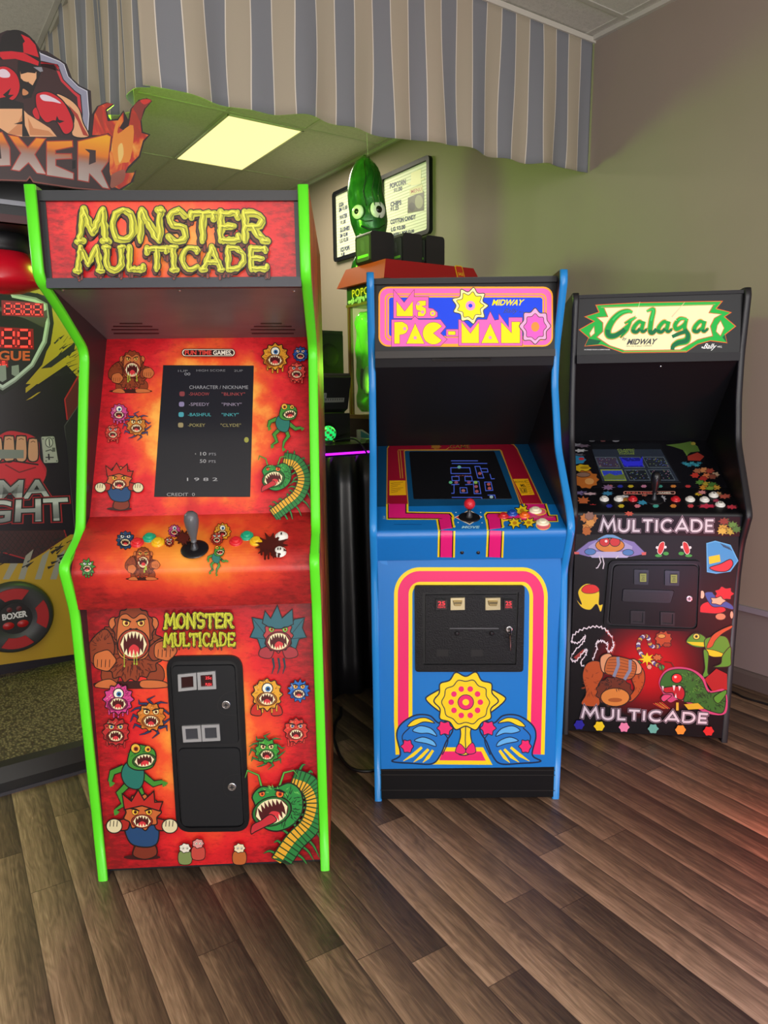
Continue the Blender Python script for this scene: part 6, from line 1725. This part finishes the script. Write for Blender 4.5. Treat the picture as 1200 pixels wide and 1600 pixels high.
# red angular frame and grey edging at the right
a.poly([(122, 590), (101, 624), (106, 656), (124, 650)], '#5a1014'); a.line([(122, 588), (101, 624), (105, 656)], 2.2, '#b0181e'); a.line([(124, 632), (101, 666), (106, 700), (112, 770), (117, 825)], 2.4, '#4a464c'); a.poly([(124, 632), (101, 666), (117, 825), (126, 825)], '#141216')
# fist
a.shape([(-20, 695), (0, 678), (15, 672), (32, 674), (50, 679), (62, 690), (64, 715), (74, 735), (60, 760), (0, 765), (-30, 740)], '#c0162a', '#0e0b0e', 3)
a.poly([(-12, 722), (64, 722), (72, 742), (66, 756), (-10, 760)], '#d01c30')
for x0, x1, y0 in ((-14, 3, 684), (6, 22, 681), (25, 41, 681), (44, 59, 685)):
    a.shape([(x0, y0+4), (x0+4, y0), (x1-4, y0), (x1, y0+4), (x1, 718), (x0, 718)], '#d09078', '#0e0b0e', 2.2); a.line([(x0+4, y0+6), ((x0+x1)/2, y0+4), (x1-4, y0+6)], 1.2, '#6a3a2c')
a.poly([(-20, 702), (37, 703), (37, 716), (-20, 717)], flat('#7c7c80', .35)); a.line([(-8, 724), (20, 720), (60, 726)], 2.5, '#0e0b0e'); a.line([(8, 726), (30, 738), (56, 730)], 2, '#7a0c18')
# MMA FIGHT lettering
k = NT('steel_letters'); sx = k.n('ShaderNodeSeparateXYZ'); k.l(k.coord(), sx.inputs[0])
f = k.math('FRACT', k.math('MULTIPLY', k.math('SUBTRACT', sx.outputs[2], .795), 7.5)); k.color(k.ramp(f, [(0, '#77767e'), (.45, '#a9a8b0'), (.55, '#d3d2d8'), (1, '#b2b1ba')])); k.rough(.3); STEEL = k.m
QA = ((-48, 752), (73, 750), (76, 776), (-50, 784)); QB = ((-70, 786), (104, 778), (112, 812), (-74, 818))
for q in (QA, QB):
    w = 'MMA' if q is QA else 'FIGHT'
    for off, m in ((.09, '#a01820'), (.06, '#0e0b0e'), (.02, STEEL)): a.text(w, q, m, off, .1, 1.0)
# mesh diamond and stripes below
a.poly([(-60, 830), (100, 828), (104, 840), (50, 876), (8, 864), (-60, 852)], '#3a1216'); a.line([(-60, 852), (8, 864), (50, 876), (104, 840), (100, 828)], 2, '#a01820')
for i in range(16): a.line([(-50+i*9, 830), (-10+i*8, 866)], .8, '#16090b'); a.line([(-40+i*9, 866), (-10+i*8, 832)], .8, '#16090b')
a.poly([(-80, 905), (-40, 880), (40, 880), (70, 862), (110, 835), (130, 835), (130, 1020), (-80, 1050)], YB)
for x in (6, 30, 56, 80): a.poly([(x-2, 905), (x+10, 868 if x > 20 else 880), (x+22, 858 if x > 20 else 880), (x+8, 905)], flat('#9a958c', .4))
for _ in range(26):
    x, y = rnd.uniform(-10, 112), rnd.uniform(842, 888); a.line([(x, y), (x+rnd.uniform(4, 18), y-rnd.uniform(2, 9))], [rnd.uniform(1, 5), .5], '#1a161a')
a.poly([(-80, 895), (0, 882), (0, 908), (-80, 915)], '#1a161a') if False else None
mb.build('back_panel', bx)
# coin mechanism
mb = MB(); a = Art(mb, pb, 0, 620, .4)
a.plate(rquad((160, 156), (210, 154), (226, 256), (170, 258), 6), 0, .012, flat('#b9b9b4', .35, .5)); a.z = .0125
a.ell((190, 178), 14, 18, flat('#d8d8d4', .3, .5), '#3a3a3a', 3); a.line([(190, 164), (192, 192)], 4, '#17171a'); a.line([(176, 212), (196, 206), (206, 214)], 4, '#4a4a4a'); a.line([(188, 222), (190, 246)], 6, '#17171a'); a.line([(176, 236), (208, 236)], 4, '#17171a'); a.rect(202, 198, 214, 214, '#5a5a58')
for p in ((166, 164), (206, 162), (178, 250), (220, 250)): a.ell(p, 3, 3, '#55555a', n=8)
mb.build('coin_mechanism', bx)
# kick target
tg = SB([(-PB+.055, 1.2), (-PB+.055, .1)])
P, n = pb.hit(21, 962, 0.)
ctr = Vector((P.x, PB, P.z))
mb = MB(); R_ = .165
mb.lathe(ctr, (0, -1, 0), [(R_*1.0, 0), (R_*1.02, .03), (R_*.97, .05), (R_*.9, .056), (R_*.46, .058), (R_*.44, .052), (.001, .052)], flat('#37373a', .5), 48)
kt = mb.build('kick_target', bx)
for q in range(4):
    mb = MB(); a0 = PI/4+q*PI/2-.0
    t0, t1 = q*PI/2-.5, q*PI/2+.5; pts = [(R_*.86*math.cos(t0+(t1-t0)*j/10), R_*.86*math.sin(t0+(t1-t0)*j/10)) for j in range(11)]+[(R_*.56*math.cos(t1-(t1-t0)*.12-(t1-t0)*.76*j/10), R_*.56*math.sin(t1-(t1-t0)*.12-(t1-t0)*.76*j/10)) for j in range(11)]
    mb.prism([(ctr.x+p[0], ctr.z+p[1]) for p in pts], PB-.064, PB-.05, flat('#a8161e', .5), 'y'); mb.build('red_pad', kt)
mb = MB(); mb.lathe(ctr+Vector((0, -.052, 0)), (0, -1, 0), [(R_*.44, 0), (R_*.44, .002)], flat('#121013', .4), 32)
for txt, x0, x1, z0_, z1_, m in (('BOXER', -.052, .052, .0, .03, '#d8d4d8'),):
    V_, T_ = glyphs(txt, .04, 0, 1.); xs = [v[0] for v in V_]; ys = [v[1] for v in V_]
    i = mb.add([(ctr.x+x0+(v[0]-min(xs))/(max(xs)-min(xs))*(x1-x0), PB-.0548, ctr.z+z0_+(v[1]-min(ys))/(max(ys)-min(ys))*(z1_-z0_)) for v in V_])
    for t_ in T_: mb.face([i+q for q in t_], flat(m, .4))
for s_ in (-1, 1): mb.lathe((ctr.x+s_*.03, PB-.0542, ctr.z-.03), (0, -1, 0), [(.022, 0), (.02, .003), (.001, .004)], flat('#a8161e', .4), 18, 1.1, .8); mb.lathe((ctr.x+s_*.02, PB-.0542, ctr.z+.045), (0, -1, 0), [(.012, 0), (.001, .002)], flat('#5a1014', .4), 8)
mb.build('logo_disc', kt)
# arm housing with button, hanging bag
mb = MB(); HX0, HX1 = -.30, .235
mb.prism([(HX0, 1.93), (HX0, 2.12), (HX0+.06, 2.15), (HX1-.05, 2.15), (HX1, 2.10), (HX1, 1.93)], .1, PB+.02, flat('#232326', .4), 'y'); mb.box(HX0-.01, HX1+.01, .09, .13, 1.985, 2.0, flat('#8a8a90', .3, .7)); mb.box(HX0, HX1+.01, .088, .1, 2.06, 2.075, flat('#77777d', .3, .7)); mb.box(HX0+.02, HX1, .094, .12, 1.93, 1.955, flat('#4a1a1e', .4))
hs = mb.build('arm_housing', bx)
mb = MB(); mb.lathe((.145, .1, 1.975), (0, -1, 0), [(.022, 0), (.022, .006), (.016, .008)], flat('#17171a', .4), 20); mb.lathe((.145, .094, 1.975), (0, -1, 0), [(.015, 0), (.014, .008), (.001, .011)], flat('#d81c1c', .3, emit=.3), 20); mb.build('start_button', hs)
mb = MB(); B0 = Vector((-.03, .34, 1.735))
mb.lathe(B0, (0, 0, 1), [(.001, -.004), (.07, .003), (.122, .022), (.132, .042), (.11, .09), (.09, .135)], flat('#e0142c', .32), 36)
mb.lathe(B0, (0, 0, 1), [(.09, .135), (.10, .15), (.10, .21)], flat('#17161a', .5), 36)
bg = mb.build('punch_bag', bx)
# die-cut sign
SG = SB([(.055, 2.7), (.055, 1.9)])
mb = MB(); a = Art(mb, SG, 0, 40, .21667)
OUTL = [(0-330, 480), (-300, 300), (-200, 240), (-130, 180), (-90, 140), (-70, 90), (-20, 70), (0, 55), (50, 34), (120, 34), (190, 60), (250, 110), (290, 175), (340, 185), (480, 275), (520, 380), (580, 435), (655, 470), (665, 640),
        (700, 580), (770, 552), (825, 570), (770, 610), (790, 680), (850, 670), (890, 610), (905, 640), (930, 690), (950, 590), (1000, 535), (1060, 522), (1098, 545), (1050, 600), (1020, 680), (1030, 765), (1085, 785), (1040, 840), (1010, 950), (930, 1030), (910, 1060), (950, 1070), (985, 1040), (960, 1130), (880, 1185), (800, 1192), (660, 1185), (540, 1170), (240, 1128), (215, 1095), (190, 1120), (-100, 1110), (-420, 1120), (-560, 1080), (-600, 760), (-480, 740), (-380, 720)]
BRD = flat('#33262a', .4)
a.plate(OUTL, -.018, .0, BRD); a.z = .0006
# shield
sh = lambda g: [(60, 120+g), (290, 180+g), (300-g, 185+g), (430, 245+g), (475-g, 280), (500-g*.7, 360+g*.5), (570-g*.5, 430+g*.7), (642-g, 465+g*.6), (655-g, 640), (645-g, 790), (-480, 790), (-440, 480), (-300, 300)]
a.poly(sh(2), '#26222c'); a.poly(sh(12), '#d8d8e4'); a.poly(sh(17), '#8f8fa4'); a.poly(sh(58), '#26222c'); a.poly(sh(66), '#c8323c'); a.poly(sh(86), '#3c2426')
# torso and shoulders
PC, PD, BKK, GRD = '#e0a87c', '#c88458', '#1e1a1c', '#c81e2c'
a.poly([(-200, 600), (160, 600), (200, 640), (360, 740), (410, 802), (-200, 800)], PC); a.poly([(120, 720), (160, 640), (160, 790), (40, 790)], PD); a.poly([(200, 660), (240, 740), (350, 760), (390, 795), (215, 790)], PD)
a.poly([(0, 505), (170, 560), (180, 720), (215, 800), (160, 800), (160, 600), (0, 600)], BKK); a.poly([(100, 710), (160, 690), (165, 712)], BKK)
a.shape([(405, 495), (500, 530), (570, 600), (600, 700), (640, 800), (520, 790), (530, 640)], PC, BKK, 8); a.poly([(490, 570), (560, 640), (600, 730), (640, 800), (600, 790), (560, 690)], '#a83c30')
# head
a.poly([(130, 240), (290, 250), (300, 330), (262, 420), (225, 520), (170, 530), (120, 420)], BKK)
a.poly([(145, 330), (262, 335), (262, 380), (235, 432), (205, 410), (170, 400), (150, 380)], PC); a.poly([(145, 330), (262, 318), (255, 345), (200, 338), (150, 352)], BKK); a.poly([(160, 420), (205, 405), (225, 450), (160, 470)], BKK)
a.shape([(165, 455), (205, 480), (195, 500), (162, 502)], PD, BKK, 3); a.poly([(240, 300), (300, 300), (310, 330), (290, 335)], '#8a8a94')
a.shape([(0, 140), (20, 70), (80, 36), (150, 40), (220, 85), (270, 160), (290, 240), (280, 290), (200, 250), (60, 240), (0, 245), (-40, 200)], BKK, BKK, 4)
a.poly([(150, 62), (210, 90), (255, 140), (280, 230), (170, 195), (165, 130), (180, 115)], GRD)
a.poly([(0, 190), (80, 185), (170, 196), (280, 260), (275, 290), (200, 265), (110, 240), (20, 245), (0, 225)], GRD)
# gloves
a.shape([(-80, 330), (0, 295), (60, 300), (120, 350), (145, 430), (130, 500), (90, 540), (40, 520), (-60, 520)], GRD, BKK, 8); a.poly(c2([(0, 320), (40, 318), (72, 350), (60, 375), (0, 370)], True), '#dccad8'); a.poly([(20, 500), (80, 450), (60, 500), (100, 500), (60, 530)], BKK)
a.shape([(255, 510), (290, 480), (360, 480), (450, 540), (510, 640), (530, 720), (510, 770), (460, 780), (400, 690), (330, 700), (270, 620)], GRD, BKK, 9); a.poly(c2([(288, 505), (330, 500), (400, 530), (440, 562), (380, 550), (310, 540)], True), '#dccad8'); a.poly([(400, 690), (410, 650), (425, 680), (465, 690), (430, 705)], BKK)
a.shape([(232, 620), (260, 590), (285, 650), (280, 680), (250, 665)], GRD, BKK, 5)
# flames
k = NT('flame_print'); sx = k.n('ShaderNodeSeparateXYZ'); k.l(k.coord(), sx.inputs[0])
nn = k.noise(k.coord(scale=(1, 1, .7)), 14, 3, .6, 1.2)
k.color(k.ramp(nn, [(.38, '#a83a2c'), (.48, '#c8382e'), (.58, '#e07a34'), (.7, '#e8a04a')])); k.rough(.4)
a.poly([(665, 790), (680, 640), (710, 585), (770, 558), (815, 565), (760, 605), (775, 690), (850, 685), (890, 625), (890, 690), (860, 740), (920, 770), (950, 600), (1000, 545), (1060, 528), (1090, 545), (1040, 600), (1010, 680), (1020, 775), (1070, 790), (1030, 830), (1000, 940), (920, 1020), (900, 1065), (970, 1060), (940, 1130), (860, 1180), (790, 1150), (790, 900), (760, 790)], k.m)
a.poly(c2([(1000, 545), (1060, 528), (1092, 545), (1040, 600), (1012, 690), (985, 640), (960, 590)], True, 4), '#8a3a34'); a.poly(c2([(1010, 540), (1062, 532), (1085, 545), (1040, 570)], True, 4), '#d03c34')
a.poly(c2([(830, 720), (860, 700), (850, 780), (960, 720), (940, 960), (880, 990), (830, 1000), (810, 860)], True, 4), '#e08a38'); a.poly(c2([(850, 880), (880, 850), (890, 930), (860, 990)], True, 4), '#e8c070')
a.poly(c2([(790, 1090), (880, 1040), (905, 1060), (890, 1120), (850, 1150), (800, 1170)], True, 4), '#9a5a4a')
# name: BOXER, orange above and steel below
k = NT('sign_letter_print'); sx = k.n('ShaderNodeSeparateXYZ'); k.l(k.coord(), sx.inputs[0])
zA, zB = SG.hit(100, 278)[0].z, SG.hit(100, 205)[0].z
f = k.math('DIVIDE', k.math('SUBTRACT', sx.outputs[2], zA), zB-zA); k.color(k.ramp(f, [(.0, '#b8aaa4'), (.38, '#9a8078'), (.52, '#b0663c'), (.6, '#dc7a24'), (1., '#eca628')])); k.rough(.38)
a.poly([(-560, 740), (0, 740), (60, 780), (190, 810), (400, 800), (540, 830), (780, 775), (810, 800), (800, 900), (770, 960), (800, 1100), (790, 1188), (240, 1125), (215, 1090), (190, 1118), (-540, 1090)], '#3a2a2c')
LTR = {'O': [(-190, 770), (15, 770), (70, 880), (75, 1010), (-190, 1020)], 'B': [(-470, 770), (-220, 770), (-215, 1020), (-470, 1020)],
       'X': [(60, 790), (130, 800), (200, 880), (260, 810), (330, 815), (250, 930), (335, 1075), (265, 1065), (205, 990), (140, 1050), (80, 1040), (150, 920)],
       'E': [(335, 835), (522, 830), (525, 875), (400, 900), (400, 925), (515, 925), (518, 960), (402, 965), (402, 1010), (530, 1065), (530, 1110), (335, 1080)],
       'R': [(560, 835), (770, 785), (800, 800), (780, 980), (730, 1050), (790, 1180), (740, 1170), (645, 1070), (640, 1130), (560, 1115)]}
for nme, p in LTR.items(): a.poly(p, k.m); a.line(p, 7, '#a8362c', True)
a.poly([(610, 890), (690, 900), (690, 985), (640, 1005), (645, 920)], '#3a2a2c'); a.poly([(0-60, 850), (0, 860), (10, 960), (-60, 960)], '#3a2a2c'); a.poly([(-400, 830), (-290, 830), (-290, 870), (-400, 870)], '#3a2a2c'); a.poly([(-400, 910), (-290, 910), (-290, 960), (-400, 960)], '#3a2a2c')
a.poly([(520, 975), (545, 970), (545, 1030), (520, 1035)], '#0c0a0c')
a.line([(-540, 1095), (190, 1120), (215, 1092), (240, 1128), (540, 1172), (780, 1192)], 10, '#7a4038')
mb.build('sign', bx)
for x in (-.22, .12):
    mb = MB(); mb.box(x, x+.04, -.037, .12, 2.08, 2.12, DKMETAL); mb.build('sign_bracket', bx)
